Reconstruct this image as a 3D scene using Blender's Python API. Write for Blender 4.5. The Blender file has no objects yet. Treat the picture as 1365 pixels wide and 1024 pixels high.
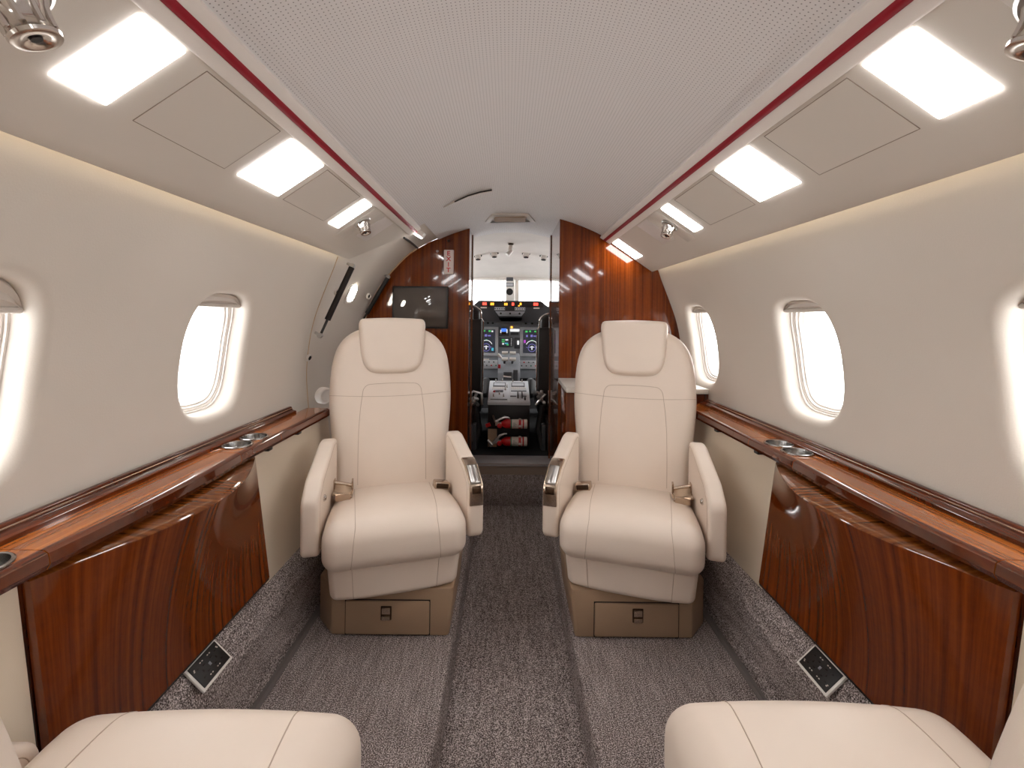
import bpy, bmesh, math, random
from mathutils import Vector, Matrix
random.seed(7)
PI = math.pi
EYE = 1.06            # camera height above the raised seat floor (z = 0)
CAMX = -0.027
SC = bpy.context.scene
COL = SC.collection

# ------------------------------------------------------------------ helpers
def lin(c):
    c = c / 255.0
    return c / 12.92 if c <= 0.04045 else ((c + 0.055) / 1.055) ** 2.4
def rgb(r, g, b): return (lin(r), lin(g), lin(b), 1.0)

class MB:
    """collects geometry for ONE mesh object"""
    def __init__(s): s.v = []; s.f = []; s.m = []; s.cur = 0
    def add(s, vs, fs):
        o = len(s.v); s.v += [tuple(p) for p in vs]
        for f in fs: s.f.append(tuple(i + o for i in f)); s.m.append(s.cur)
        return s
    def box(s, x0, x1, y0, y1, z0, z1, M=None):
        vs = [(x, y, z) for z in (z0, z1) for y in (y0, y1) for x in (x0, x1)]
        if M is not None: vs = [M @ Vector(p) for p in vs]
        return s.add(vs, [(0,2,3,1),(4,5,7,6),(0,1,5,4),(2,6,7,3),(0,4,6,2),(1,3,7,5)])
    def grid(s, rows, closed=False):
        n = len(rows[0]); vs = [p for r in rows for p in r]; fs = []
        for i in range(len(rows) - 1):
            for j in range(n if closed else n - 1):
                k = (j + 1) % n
                fs.append((i*n+j, i*n+k, (i+1)*n+k, (i+1)*n+j))
        return s.add(vs, fs)
    def tube(s, pts, r, n=8, closed=False, cap=True):
        pts = [Vector(p) for p in pts]; rows = []; up = None
        N = len(pts)
        for i, p in enumerate(pts):
            a = pts[(i-1) % N] if (closed or i > 0) else pts[i]
            b = pts[(i+1) % N] if (closed or i < N-1) else pts[i]
            t = (b - a)
            if t.length < 1e-9: t = Vector((0,0,1))
            t.normalize()
            if up is None:
                up = Vector((0,0,1)) if abs(t.z) < 0.9 else Vector((1,0,0))
            u = up - t * up.dot(t)
            if u.length < 1e-6: u = t.orthogonal()
            u.normalize(); w = t.cross(u); up = u
            rr = r[i] if isinstance(r, (list, tuple)) else r
            rows.append([p + u*rr*math.cos(2*PI*k/n) + w*rr*math.sin(2*PI*k/n) for k in range(n)])
        if closed: rows.append(rows[0])
        s.grid(rows, True)
        if cap and not closed:
            o = len(s.v)
            s.add(rows[0], [tuple(range(n))[::-1]]); s.add(rows[-1], [tuple(range(n))])
        return s
    def lathe(s, prof, M, n=32, cap0=True, cap1=True):
        rows = [[M @ Vector((r*math.cos(2*PI*k/n), r*math.sin(2*PI*k/n), z)) for k in range(n)] for r, z in prof]
        s.grid(rows, True)
        if cap0: s.add(rows[0], [tuple(range(n))[::-1]])
        if cap1: s.add(rows[-1], [tuple(range(n))])
        return s
    def prism(s, poly, f0, f1):
        """poly list of 2d; f0/f1 map (a,b)->3d for the two end faces"""
        n = len(poly); vs = [f0(a, b) for a, b in poly] + [f1(a, b) for a, b in poly]
        fs = [tuple(range(n))[::-1], tuple(range(n, 2*n))]
        fs += [(i, (i+1) % n, n+(i+1) % n, n+i) for i in range(n)]
        return s.add(vs, fs)

def finish(name, mb, mats, parent=None, origin=None, bevel=0, seg=2, smooth=40, weld=True, solid=0, mirror=False, recalc=True, bang=30):
    vs = mb.v
    if mirror: vs = [(-x, y, z) for x, y, z in vs]
    if origin is not None:
        ox, oy, oz = origin; vs = [(x-ox, y-oy, z-oz) for x, y, z in vs]
    me = bpy.data.meshes.new(name)
    me.from_pydata([tuple(v) for v in vs], [], mb.f)
    if not isinstance(mats, (list, tuple)): mats = [mats]
    for m in mats: me.materials.append(m)
    for p, k in zip(me.polygons, mb.m): p.material_index = min(k, len(mats)-1)
    bm = bmesh.new(); bm.from_mesh(me)
    if weld: bmesh.ops.remove_doubles(bm, verts=bm.verts, dist=1e-5)
    if recalc: bmesh.ops.recalc_face_normals(bm, faces=bm.faces)
    elif mirror: bmesh.ops.reverse_faces(bm, faces=bm.faces)
    if bevel:
        es = [e for e in bm.edges if len(e.link_faces) == 2 and e.calc_face_angle(0) > math.radians(bang)]
        bmesh.ops.bevel(bm, geom=es, offset=bevel, segments=seg, profile=0.5, affect='EDGES', clamp_overlap=True)
    for f in bm.faces: f.smooth = True
    for e in bm.edges:
        if len(e.link_faces) == 2: e.smooth = e.calc_face_angle(0) < math.radians(smooth)
    bm.to_mesh(me); bm.free(); me.update()
    o = bpy.data.objects.new(name, me); COL.objects.link(o)
    if origin is not None: o.location = origin
    if solid:
        md = o.modifiers.new('solid', 'SOLIDIFY'); md.thickness = solid; md.offset = 0
    if parent is not None: put(o, parent)
    return o

def put(o, parent):
    """child keeps its world placement (parents are unrotated while building)"""
    o.parent = parent
    l = Vector(o.location); p = parent; 
    off = Vector((0,0,0))
    while p is not None: off += Vector(p.location); p = p.parent
    o.location = l - off
def empty(name, loc):
    o = bpy.data.objects.new(name, None); COL.objects.link(o); o.location = loc; o.empty_display_size = .05
    return o
def tag(o, label, cat, group=None):
    o['label'] = label; o['category'] = cat
    if group: o['group'] = group
    return o
def struct(o, label=None):
    o['kind'] = 'structure'
    if label: o['label'] = label
    return o

# ------------------------------------------------------------------ materials
MATS = {}
def mat(name, col, rough=.5, metal=0, coat=0, emit=None, es=0, spec=.5, bump=None, var=None):
    m = bpy.data.materials.new(name); m.use_nodes = True; nt = m.node_tree; b = nt.nodes['Principled BSDF']
    b.inputs['Base Color'].default_value = col; b.inputs['Roughness'].default_value = rough
    b.inputs['Metallic'].default_value = metal; b.inputs['Coat Weight'].default_value = coat
    b.inputs['Coat Roughness'].default_value = .03
    b.inputs['Specular IOR Level'].default_value = spec
    if emit: b.inputs['Emission Color'].default_value = emit; b.inputs['Emission Strength'].default_value = es
    tc = nt.nodes.new('ShaderNodeTexCoord')
    if bump:
        sc, st, dist = bump
        n = nt.nodes.new('ShaderNodeTexNoise'); n.inputs['Scale'].default_value = sc; n.inputs['Detail'].default_value = 3
        bp = nt.nodes.new('ShaderNodeBump'); bp.inputs['Strength'].default_value = st; bp.inputs['Distance'].default_value = dist
        nt.links.new(tc.outputs['Object'], n.inputs['Vector']); nt.links.new(n.outputs['Fac'], bp.inputs['Height'])
        nt.links.new(bp.outputs['Normal'], b.inputs['Normal'])
    if var:
        sc, amt = var
        n = nt.nodes.new('ShaderNodeTexNoise'); n.inputs['Scale'].default_value = sc; n.inputs['Detail'].default_value = 4
        r = nt.nodes.new('ShaderNodeValToRGB')
        c0 = tuple(max(0, c*(1-amt)) for c in col[:3]) + (1,); c1 = tuple(min(1, c*(1+amt)) for c in col[:3]) + (1,)
        r.color_ramp.elements[0].position = .3; r.color_ramp.elements[1].position = .7
        r.color_ramp.elements[0].color = c0; r.color_ramp.elements[1].color = c1
        nt.links.new(tc.outputs['Object'], n.inputs['Vector']); nt.links.new(n.outputs['Fac'], r.inputs['Fac'])
        nt.links.new(r.outputs['Color'], b.inputs['Base Color'])
    MATS[name] = m
    return m

def wood(name, across, along, dark, mid, light, rough=.09, scale=1.0, coat=.6, lo=.42, hi=.95):
    """ribbon-striped sapele under gloss lacquer; across/along are axis indices"""
    m = bpy.data.materials.new(name); m.use_nodes = True; nt = m.node_tree; b = nt.nodes['Principled BSDF']; L = nt.links
    tc = nt.nodes.new('ShaderNodeTexCoord')
    def noise(sa, sl, so, detail, dist=0):
        mp = nt.nodes.new('ShaderNodeMapping'); s = [so, so, so]; s[across] = sa*scale; s[along] = sl*scale
        mp.inputs['Scale'].default_value = s
        L.new(tc.outputs['Object'], mp.inputs['Vector'])
        n = nt.nodes.new('ShaderNodeTexNoise'); n.inputs['Scale'].default_value = 1; n.inputs['Detail'].default_value = detail
        n.inputs['Distortion'].default_value = dist
        L.new(mp.outputs['Vector'], n.inputs['Vector']); return n
    n1 = noise(85, .8, 1.0, 2, .03)       # ribbon stripes
    n2 = noise(420, 22, 30, 2)           # pores
    n3 = noise(60, 70, 3, 2, .3)          # cross fleck figure
    a = nt.nodes.new('ShaderNodeMath'); a.operation = 'MULTIPLY_ADD'; a.inputs[1].default_value = .22
    L.new(n2.outputs['Fac'], a.inputs[0]); L.new(n1.outputs['Fac'], a.inputs[2])
    c = nt.nodes.new('ShaderNodeMath'); c.operation = 'MULTIPLY_ADD'; c.inputs[1].default_value = .13
    L.new(n3.outputs['Fac'], c.inputs[0]); L.new(a.outputs[0], c.inputs[2])
    r = nt.nodes.new('ShaderNodeValToRGB'); e = r.color_ramp.elements
    e[0].position = lo; e[0].color = dark; e[1].position = hi; e[1].color = light
    k = e.new(.66); k.color = mid
    L.new(c.outputs[0], r.inputs['Fac']); L.new(r.outputs['Color'], b.inputs['Base Color'])
    b.inputs['Roughness'].default_value = rough; b.inputs['Coat Weight'].default_value = coat; b.inputs['Coat Roughness'].default_value = .02
    b.inputs['Specular IOR Level'].default_value = .4
    MATS[name] = m
    return m

leather = mat('leather', rgb(228, 213, 199), .42, bump=(900, .12, .0006), var=(5, .025))
leather_wall = mat('leather_wall', rgb(218, 204, 184), .5, bump=(600, .12, .0008), var=(4, .02))
seam_m = mat('thread_groove_shade', rgb(186, 166, 148), .6)  # stitch thread tone; on seams the darker colour also stands for groove shade
taupe = mat('taupe_leather', rgb(163, 137, 112), .45, bump=(700, .12, .0006), var=(6, .04))
wallm = mat('wall_cover', rgb(208, 200, 190), .62, bump=(260, .18, .0015), var=(3, .02))
psum = mat('valance_cover', rgb(210, 203, 194), .55, bump=(500, .08, .0006))
railm = mat('rail_white', rgb(226, 219, 213), .55, bump=(60, .02, .001))
redm = mat('red_stripe', rgb(142, 16, 34), .6, spec=.25)
tan_edge = mat('tan_edge', rgb(190, 160, 125), .5)
chrome = mat('chrome', rgb(215, 210, 205), .14, 1)
nickel = mat('nickel', rgb(196, 178, 160), .24, 1)
steel = mat('brushed_steel', rgb(190, 188, 186), .3, 1)
cupm = mat('cup_steel', rgb(150, 148, 146), .22, 1)
bronze = mat('bronze_dark', rgb(70, 52, 38), .3, .8)
black = mat('black_plastic', rgb(24, 22, 22), .4)
blackl = mat('black_leather', rgb(20, 18, 18), .45)
blackcarpet = mat('black_carpet', rgb(20, 20, 22), .95)
strutm = mat('strut_tube', rgb(26, 18, 14), .5, spec=.25)
pgrey = mat('panel_grey', rgb(140, 144, 150), .45, var=(14, .1))
pgrey2 = mat('panel_grey_light', rgb(196, 198, 202), .45)
pgrey3 = mat('panel_grey_dark', rgb(74, 76, 80), .45)
glare = mat('glareshield_black', rgb(44, 43, 45), .7)
cockw = mat('cockpit_liner', rgb(222, 216, 210), .6, var=(8, .04))
white = mat('white_plastic', rgb(232, 228, 222), .35)
winfr = mat('window_plastic', rgb(226, 220, 214), .4)
winfr2 = mat('window_plastic_grey', rgb(200, 192, 184), .45)
counterw = mat('counter_white', rgb(226, 222, 214), .25)
sillm = mat('sill_metal', rgb(176, 174, 176), .4, .35)
silldark = mat('sill_riser', rgb(140, 124, 112), .6)
trackm = mat('track_vinyl', rgb(112, 104, 101), .5)
red = mat('extinguisher_red', rgb(186, 20, 24), .28)
labelw = mat('label_white', rgb(216, 206, 196), .5)
greenm = mat('label_green', rgb(40, 120, 90), .5)
tan_webbing = mat('belt_webbing', rgb(186, 162, 138), .7, bump=(1500, .2, .0006))
shadem = mat('shade_fabric', rgb(214, 206, 198), .6)
screenm = mat('screen_gloss', rgb(72, 65, 61), .05, spec=.9, coat=.5)
signm = mat('sign_plate', rgb(214, 208, 204), .45)
exitp = mat('exit_plate', rgb(226, 214, 210), .35)
exitr = mat('exit_letters', rgb(196, 28, 34), .4)
sheep = mat('sheepskin_grey', rgb(120, 122, 124), .95, bump=(300, .6, .004))
gapm = mat('panel_gap', rgb(140, 126, 114), .8)
darkgap = mat('dark_gap', rgb(30, 24, 20), .8)
def emis(name, c, s):
    return mat(name, (0.02, .02, .02, 1), .4, emit=c, es=s)
lampm = mat('light_diffuser', (.8, .8, .8, 1), .5, emit=(1.0, .985, .975, 1), es=7.0)
covem = mat('cove_led', (.8, .8, .8, 1), .5, emit=(1.0, .87, .66, 1), es=4.2)
spotm = mat('spot_lens', (.8, .8, .8, 1), .3, emit=(1.0, .95, .92, 1), es=14)
entrym = mat('entry_lens', (.8, .8, .8, 1), .3, emit=(1.0, .92, .78, 1), es=14)
e_red = emis('lit_red', (1, .05, .03, 1), 1.5); e_amb = emis('lit_amber', (1, .38, .03, 1), 1.1)
e_wht = emis('lit_white', (1, 1, 1, 1), .35); e_grn = emis('lit_green', (.1, .9, .2, 1), .25)
e_blu = emis('lit_blue', (.08, .25, .95, 1), .4); e_pur = emis('lit_violet', (.35, .3, .9, 1), .22)
e_mag = emis('lit_magenta', (.7, .1, .8, 1), .25); e_cyn = emis('lit_cyan', (.1, .6, .8, 1), .25)
lcd = mat('lcd_dark', rgb(26, 27, 32), .25, emit=(.02, .022, .03, 1), es=.5)

wood_panel = wood('sapele_panel', 1, 2, rgb(62, 22, 3), rgb(104, 44, 8), rgb(138, 66, 17), coat=.4, lo=.38, hi=1.0)
wood_bulk = wood('sapele_bulkhead', 0, 2, rgb(76, 28, 3), rgb(104, 43, 7), rgb(132, 62, 15), scale=1.0, coat=.45)
wood_side = wood('sapele_return', 1, 2, rgb(70, 34, 15), rgb(100, 52, 26), rgb(128, 72, 38))
wood_ledge = wood('sapele_ledge', 0, 1, rgb(104, 46, 10), rgb(144, 76, 24), rgb(180, 106, 42))
wood_dark = wood('sapele_edge', 0, 1, rgb(50, 18, 7), rgb(80, 33, 13), rgb(110, 50, 22))

def carpet(name, cols):
    m = bpy.data.materials.new(name); m.use_nodes = True; nt = m.node_tree; b = nt.nodes['Principled BSDF']; L = nt.links
    tc = nt.nodes.new('ShaderNodeTexCoord')
    n = nt.nodes.new('ShaderNodeTexNoise'); n.inputs['Scale'].default_value = 330; n.inputs['Detail'].default_value = 2; n.inputs['Roughness'].default_value = .6
    mp = nt.nodes.new('ShaderNodeMapping'); mp.inputs['Scale'].default_value = (110, 9, 40)
    n2 = nt.nodes.new('ShaderNodeTexNoise'); n2.inputs['Scale'].default_value = 1; n2.inputs['Detail'].default_value = 3
    L.new(tc.outputs['Object'], n.inputs['Vector']); L.new(tc.outputs['Object'], mp.inputs['Vector']); L.new(mp.outputs['Vector'], n2.inputs['Vector'])
    a = nt.nodes.new('ShaderNodeMath'); a.operation = 'MULTIPLY_ADD'; a.inputs[1].default_value = .16
    L.new(n2.outputs['Fac'], a.inputs[0]); L.new(n.outputs['Fac'], a.inputs[2])
    r = nt.nodes.new('ShaderNodeValToRGB'); e = r.color_ramp.elements
    e[0].position = .44; e[0].color = cols[0]; e[1].position = .74; e[1].color = cols[2]
    k = e.new(.58); k.color = cols[1]
    L.new(a.outputs[0], r.inputs['Fac']); L.new(r.outputs['Color'], b.inputs['Base Color'])
    b.inputs['Roughness'].default_value = .95; b.inputs['Specular IOR Level'].default_value = .15
    bp = nt.nodes.new('ShaderNodeBump'); bp.inputs['Strength'].default_value = .7; bp.inputs['Distance'].default_value = .003
    L.new(n.outputs['Fac'], bp.inputs['Height']); L.new(bp.outputs['Normal'], b.inputs['Normal'])
    return m
carpetm = carpet('carpet', (rgb(60, 51, 49), rgb(131, 120, 117), rgb(226, 215, 213)))

def perforated():
    m = mat('ceiling_perforated', rgb(212, 204, 200), .6); nt = m.node_tree; L = nt.links; b = nt.nodes['Principled BSDF']
    tc = nt.nodes.new('ShaderNodeTexCoord'); sp = nt.nodes.new('ShaderNodeSeparateXYZ'); L.new(tc.outputs['Object'], sp.inputs[0])
    def frac(sock, off):
        a = nt.nodes.new('ShaderNodeMath'); a.operation = 'MULTIPLY_ADD'; a.inputs[1].default_value = 1/.0078; a.inputs[2].default_value = 100.5 + off
        L.new(sock, a.inputs[0]); f = nt.nodes.new('ShaderNodeMath'); f.operation = 'FRACT'; L.new(a.outputs[0], f.inputs[0])
        d = nt.nodes.new('ShaderNodeMath'); d.operation = 'SUBTRACT'; L.new(f.outputs[0], d.inputs[0]); d.inputs[1].default_value = .5
        q = nt.nodes.new('ShaderNodeMath'); q.operation = 'MULTIPLY'; L.new(d.outputs[0], q.inputs[0]); L.new(d.outputs[0], q.inputs[1]); return q
    fx = frac(sp.outputs[0], 0); fy = frac(sp.outputs[1], 0)
    s = nt.nodes.new('ShaderNodeMath'); s.operation = 'ADD'; L.new(fx.outputs[0], s.inputs[0]); L.new(fy.outputs[0], s.inputs[1])
    lt = nt.nodes.new('ShaderNodeMath'); lt.operation = 'LESS_THAN'; lt.inputs[1].default_value = .14**2; L.new(s.outputs[0], lt.inputs[0])
    mx = nt.nodes.new('ShaderNodeMix'); mx.data_type = 'RGBA'; mx.inputs[6].default_value = rgb(220, 217, 217); mx.inputs[7].default_value = rgb(140, 136, 137)
    L.new(lt.outputs[0], mx.inputs[0]); L.new(mx.outputs[2], b.inputs['Base Color'])
    return m
ceilm = perforated()

def glassmat():
    m = bpy.data.materials.new('window_glass'); m.use_nodes = True; nt = m.node_tree; nt.nodes.clear()
    o = nt.nodes.new('ShaderNodeOutputMaterial'); t = nt.nodes.new('ShaderNodeBsdfTransparent'); g = nt.nodes.new('ShaderNodeBsdfGlossy')
    t.inputs[0].default_value = (.97, .97, .97, 1); g.inputs['Roughness'].default_value = .03; x = nt.nodes.new('ShaderNodeMixShader'); x.inputs[0].default_value = .05
    nt.links.new(t.outputs[0], x.inputs[1]); nt.links.new(g.outputs[0], x.inputs[2]); nt.links.new(x.outputs[0], o.inputs[0]); return m
glass = glassmat()

# ------------------------------------------------------------------ cabin cross-section  (x outward, h above eye level)
def interp(tab, t):
    if t <= tab[0][0]: return tab[0][1]
    for (a, b), (c, d) in zip(tab, tab[1:]):
        if t <= c: return b + (d-b)*(t-a)/(c-a)
    return tab[-1][1]
def smooth_tab(tab, t):   # catmull-rom
    n = len(tab)
    if t <= tab[0][0]: return tab[0][1]
    if t >= tab[-1][0]: return tab[-1][1]
    for i in range(n-1):
        if t <= tab[i+1][0]:
            t0, p0 = tab[i]; t1, p1 = tab[i+1]
            m0 = (tab[i+1][1]-tab[max(i-1,0)][1])/(tab[i+1][0]-tab[max(i-1,0)][0])
            m1 = (tab[min(i+2,n-1)][1]-tab[i][1])/(tab[min(i+2,n-1)][0]-tab[i][0])
            h = t1-t0; s = (t-t0)/h
            return (2*s**3-3*s*s+1)*p0 + (s**3-2*s*s+s)*h*m0 + (-2*s**3+3*s*s)*p1 + (s**3-s*s)*h*m1
WALLTAB = [(-1.06,.62),(-.95,.72),(-.75,.82),(-.55,.873),(-.42,.8875),(-.25,.9),(-.1,.887),(0,.8646),(.1,.8295),(.2,.790),(.27,.765),(.34,.735)]
def wall_x(h): return smooth_tab(WALLTAB, h)
def wall_n(h):
    e = .004; dx = (wall_x(h+e)-wall_x(h-e))/(2*e); L = math.hypot(1, dx); return (1/L, -dx/L)   # outward (x,h)
def ceil_h(x): return .56 - .53*x*x
def psu(side, t, d, lift=0):      # t from the outer lip inward along x ; lift below surface
    x = .735 - t; h = .254 + .68*t; nx, nh = -.5623, -.8269
    return Vector((side*(x + nx*lift), d, EYE + h + nh*lift))
Y0, Y1 = -1.25, 2.93

# ------------------------------------------------------------------ walls with window openings
WA, WB, WEXP, WCH = .130, .172, 3.3, -.117
def contour(th, inset=0):
    c, s = math.cos(th), math.sin(th)
    a, b = WA-inset, WB-inset
    r = (abs(c/a)**WEXP + abs(s/b)**WEXP)**(-1/WEXP)
    return r*c, r*s
def wpoint(side, u, h, depth):
    nx, nh = wall_n(h); return Vector((side*(wall_x(h)+nx*depth), u, EYE+h+nh*depth))
HB, HT = -.44, .34
def build_wall(side, name, centers, yend):
    mb = MB(); NR = 40
    hs = [HB + (HT-HB)*i/NR for i in range(NR+1)]
    PW = .185; y = Y0
    def strip(a, b):
        n = max(1, int((b-a)/.05)); mb.grid([[wpoint(side, a+(b-a)*i/n, h, 0) for h in hs] for i in range(n+1)])
    for c in centers:
        strip(y, c-PW); y = c+PW
        NC = 20; us = [c-PW + 2*PW*i/NC for i in range(NC+1)]
        per = [(c+PW, h) for h in hs] + [(u, HT) for u in us[::-1][1:]] + [(c-PW, h) for h in hs[::-1][1:]] + [(u, HB) for u in us[1:-1]]
        rr = .03
        rows = []
        info = []
        for u, h in per:
            th = math.atan2((h-WCH)/WB*1.0, (u-c)/WA)
            th = math.atan2(math.sin(th)*WB, math.cos(th)*WA)
            q = contour(th); L = math.hypot(*q); info.append((u-c, h-WCH, q[0], q[1], L))
        for t in (0, .2, .4, .6, .75, .87, .95):
            rows.append([wpoint(side, c + p[0]*(1-t) + t*p[2]*(1+rr/p[4]), WCH + p[1]*(1-t) + t*p[3]*(1+rr/p[4]), 0) for p in info])
        for k in range(0, 11):
            a = PI/2*k/10; off = rr*(1-math.sin(a)); dep = rr*(1-math.cos(a))
            rows.append([wpoint(side, c+p[2]*(1+off/p[4]), WCH+p[3]*(1+off/p[4]), dep) for p in info])
        rows.append([wpoint(side, c+p[2], WCH+p[3], rr+.016) for p in info])
        mb.grid(rows, True)
    strip(y, yend)
    o = finish(name, mb, wallm, smooth=60)
    return struct(o)
CL = [-.62, .03, .685, 1.337]; CR = [-.62, .03, .698, 1.382, 2.12]
build_wall(-1, 'wall_left', CL, 1.955)['label'] = 'curved beige cabin side wall on the entry door side'
build_wall(1, 'wall_right', CR, 2.45)['label'] = 'curved beige cabin side wall beside the counter'

wn = 0
def window(side, c, shade):
    global wn; wn += 1
    N = 96; seq = [(-.006,.026),(-.001,.030),(.002,.040),(.004,.0425),(.008,.0425),(.009,.046),(.013,.0455),(.015,.0475),(.019,.047),(.021,.051),(.026,.0515),(.028,.055),(.033,.058),(.036,.066)]
    seq = [(a, d if d < .031 else .03+(d-.03)*1.45) for a, d in seq]; mb = MB(); ths = [2*PI*i/N for i in range(N)]
    def ring(ins, dep): return [wpoint(side, c+contour(t, ins)[0], WCH+contour(t, ins)[1], dep) for t in ths]
    rows = [ring(*s) for s in seq]
    mb.cur = 1; mb.grid(rows[:4], True); mb.cur = 0; mb.grid(rows[3:], True)
    fr = finish('window_%d' % wn, mb, [winfr, winfr2], origin=tuple(wpoint(side, c, WCH, .05)), smooth=30)
    struct(fr)
    mb = MB(); mb.add(ring(.034, .0735), [tuple(range(N))]); 
    finish('pane', mb, glass, fr, origin=tuple(wpoint(side, c, WCH, .06)), solid=.003)
    # partly drawn blind: cloth above, a bottom bar
    mb = MB(); hb = WB - .004 - shade; rows = []
    us = [-WA*.985 + 2*WA*.985*i/40 for i in range(41)]
    top = [WB*(1-abs(u/WA)**WEXP)**(1/WEXP) for u in us]
    rows = [[wpoint(side, c+u, WCH + hb + max(0, tp-hb)*k/8, .034+.003*math.sin(k*PI/2)) for u, tp in zip(us, top)] for k in range(9)]
    mb.grid(rows)
    sh = finish('window_blind', mb, shadem, fr, origin=tuple(wpoint(side, c, WCH+.15, .034)), solid=.003)
    mb = MB(); ue = WA*(1-(hb/WB)**WEXP)**(1/WEXP)-.002
    mb.tube([wpoint(side, c+ue*k/12, WCH+hb, .032) for k in range(-12, 13)], .006, 8)
    finish('blind_bar', mb, winfr2, sh, origin=tuple(wpoint(side, c, WCH+hb, .032)))
for c, s in zip(CL, (.03, .03, .055, .032)): window(-1, c, s)
for c, s in zip(CR, (.03, .03, .03, .028, .022)): window(1, c, s)

# outer shell (keeps daylight out above the valance and under the ledge)
mb = MB()
top = [(-.735,.345),(-.70,.42),(-.6,.51),(-.454,.575),(-.2,.64),(0,.655),(.2,.64),(.454,.575),(.6,.51),(.70,.42),(.735,.345)]
mb.grid([[Vector((x*1.01, y, EYE+h)) for x, h in top] for y in (Y0, .5, 1.5, 2.96)])
struct(finish('ceiling_shell', mb, darkgap, smooth=60))
for s, nm in ((-1, 'wall_shell_left'), (1, 'wall_shell_right')):
    mb = MB(); mb.grid([[Vector((s*(max(wall_x(h), .865)+.01), y, EYE+h)) for h in (-1.2, -.7, -.6, -.5, -.43)] for y in (Y0, .8, 2.96)])
    struct(finish(nm, mb, darkgap, smooth=60))
mb = MB(); mb.box(-1.0, 1.0, Y0-.04, Y0, -.15, 1.75); struct(finish('wall_back', mb, wallm))

# ------------------------------------------------------------------ ceiling
mb = MB(); N = 40
ys = [Y0, -.6, 0, .6, 1.2, 1.8, 2.2]
mb.grid([[Vector((-.47 + .94*i/N, y, EYE + ceil_h(-.47+.94*i/N))) for i in range(N+1)] for y in ys])
mb.grid([[Vector((-.44 + .91*i/N, y, EYE + ceil_h(-.44+.91*i/N) - .0*(y-2.2))) for i in range(N+1)] for y in (2.2, 2.4, 2.66, 2.95)])
struct(finish('ceiling', mb, ceilm, smooth=60), 'perforated pale vault between the two red-striped rails')

# valances carrying the lights
def dend(side, t):
    if side > 0: return 2.392
    return 2.0 + .21*min(1, t/.23)
LIP = [(-.004,.006),(.0,.0)]
for side, nm in ((-1, 'ceiling_left'), (1, 'ceiling_right')):
    mb = MB(); ts = [0, .03, .06, .0936, .12, .15, .18, .2145, .235]
    rows = []
    for f in (0, .25, .5, .75, 1):
        r = []
        for t in ts: r.append(psu(side, t, Y0 + (dend(side, t)-Y0)*f))
        y = Y0 + (dend(side, 0)-Y0)*f
        lip = [psu(side, -.0035, y, -.004), psu(side, -.002, y, -.014), psu(side, .012, y, -.024)]
        rows.append(lip[::-1] + r)
    mb.grid(rows)
    # blunt forward end
    e = [psu(side, t, dend(side, t)) for t in ts]; e2 = [psu(side, t, dend(side, t), -.03) for t in ts]
    mb.grid([e, e2])
    struct(finish(nm, mb, psum, smooth=45), 'sloping beige valance under the %s red-striped rail' % ('entry door side' if side < 0 else 'counter side'))
    # cove strip hidden in the gap behind the lip
    mb = MB()
    mb.add([Vector((side*.720, Y0+.02, EYE+.300)), Vector((side*.720, dend(side,0)-.03, EYE+.300)), Vector((side*.712, dend(side,0)-.03, EYE+.325)), Vector((side*.712, Y0+.02, EYE+.325))], [(0,1,2,3)])
    o = finish('cove_light', mb, covem, origin=(side*.716, .4, EYE+.31), solid=.003)
    tag(o, 'warm light strip hidden above the side wall on the %s' % ('entry door side' if side < 0 else 'counter side'), 'light', 'cove lights')

# rails with red stripe
def rail(side, t, d, lift=0):
    x = .5 - t; h = .404 + .65*t; nx, nh = -.545, -.838
    return Vector((side*(x+nx*lift), d, EYE+h+nh*lift))
ti = 0
for side in (-1, 1):
    ti += 1; ye = 2.21 if side < 0 else 2.392
    mb = MB()
    prof = [(-.012,-.05),(-.010,-.002),(-.007,0),(.040,0),(.043,-.002),(.045,-.05)]
    rows = [[rail(side, t, y, l) for t, l in prof] for y in (Y0, 0, 1.2, ye)]
    mb.grid(rows); mb.add([rail(side, t, ye, l) for t, l in prof], [tuple(range(len(prof)))])
    o = finish('trim_%d' % ti, mb, railm, smooth=30); struct(o, 'white ceiling rail with a red stripe, %s' % ('entry door side' if side < 0 else 'counter side'))
    mb = MB(); mb.grid([[rail(side, t, y, .0012) for t in (.0125, .0255)] for y in (Y0, 0, 1.2, ye-.001)])
    finish('stripe', mb, redm, o, solid=.001)

# lights on the valance
def psu_panel(side, t0, t1, d0, d1, lift, thick, name, m, bevel=.002, extra=0):
    mb = MB(); c = psu(side, (t0+t1)/2, (d0+d1)/2)
    P = [psu(side, t, d, l) for l in (lift-thick, lift) for t, d in ((t0, d0), (t1, d0), (t1, d1), (t0, d1))]
    mb.add(P, [(0,1,2,3),(4,5,6,7),(0,1,5,4),(1,2,6,5),(2,3,7,6),(3,0,4,7)])
    return finish(name, mb, m, origin=tuple(c), bevel=bevel)
LT = {-1: [(.5985,.683,'large lit ceiling panel nearest the corner air nozzle, entry door side'),(1.0157,1.193,'long lit ceiling panel between two access covers, entry door side'),(1.53,1.617,'slim lit ceiling panel beside the forward air nozzle, entry door side'),(-.25,-.08,None),(-.75,-.6,None)],
      1: [(.61,.70,'large lit ceiling panel nearest the corner air nozzle, counter side'),(1.03,1.197,'long lit ceiling panel between two access covers, counter side'),(1.55,1.62,'slim lit ceiling panel beside the forward air nozzle, counter side'),(2.25,2.365,'small lit ceiling panel next to the wood bulkhead, counter side'),(-.25,-.08,None),(-.75,-.6,None)]}
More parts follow.
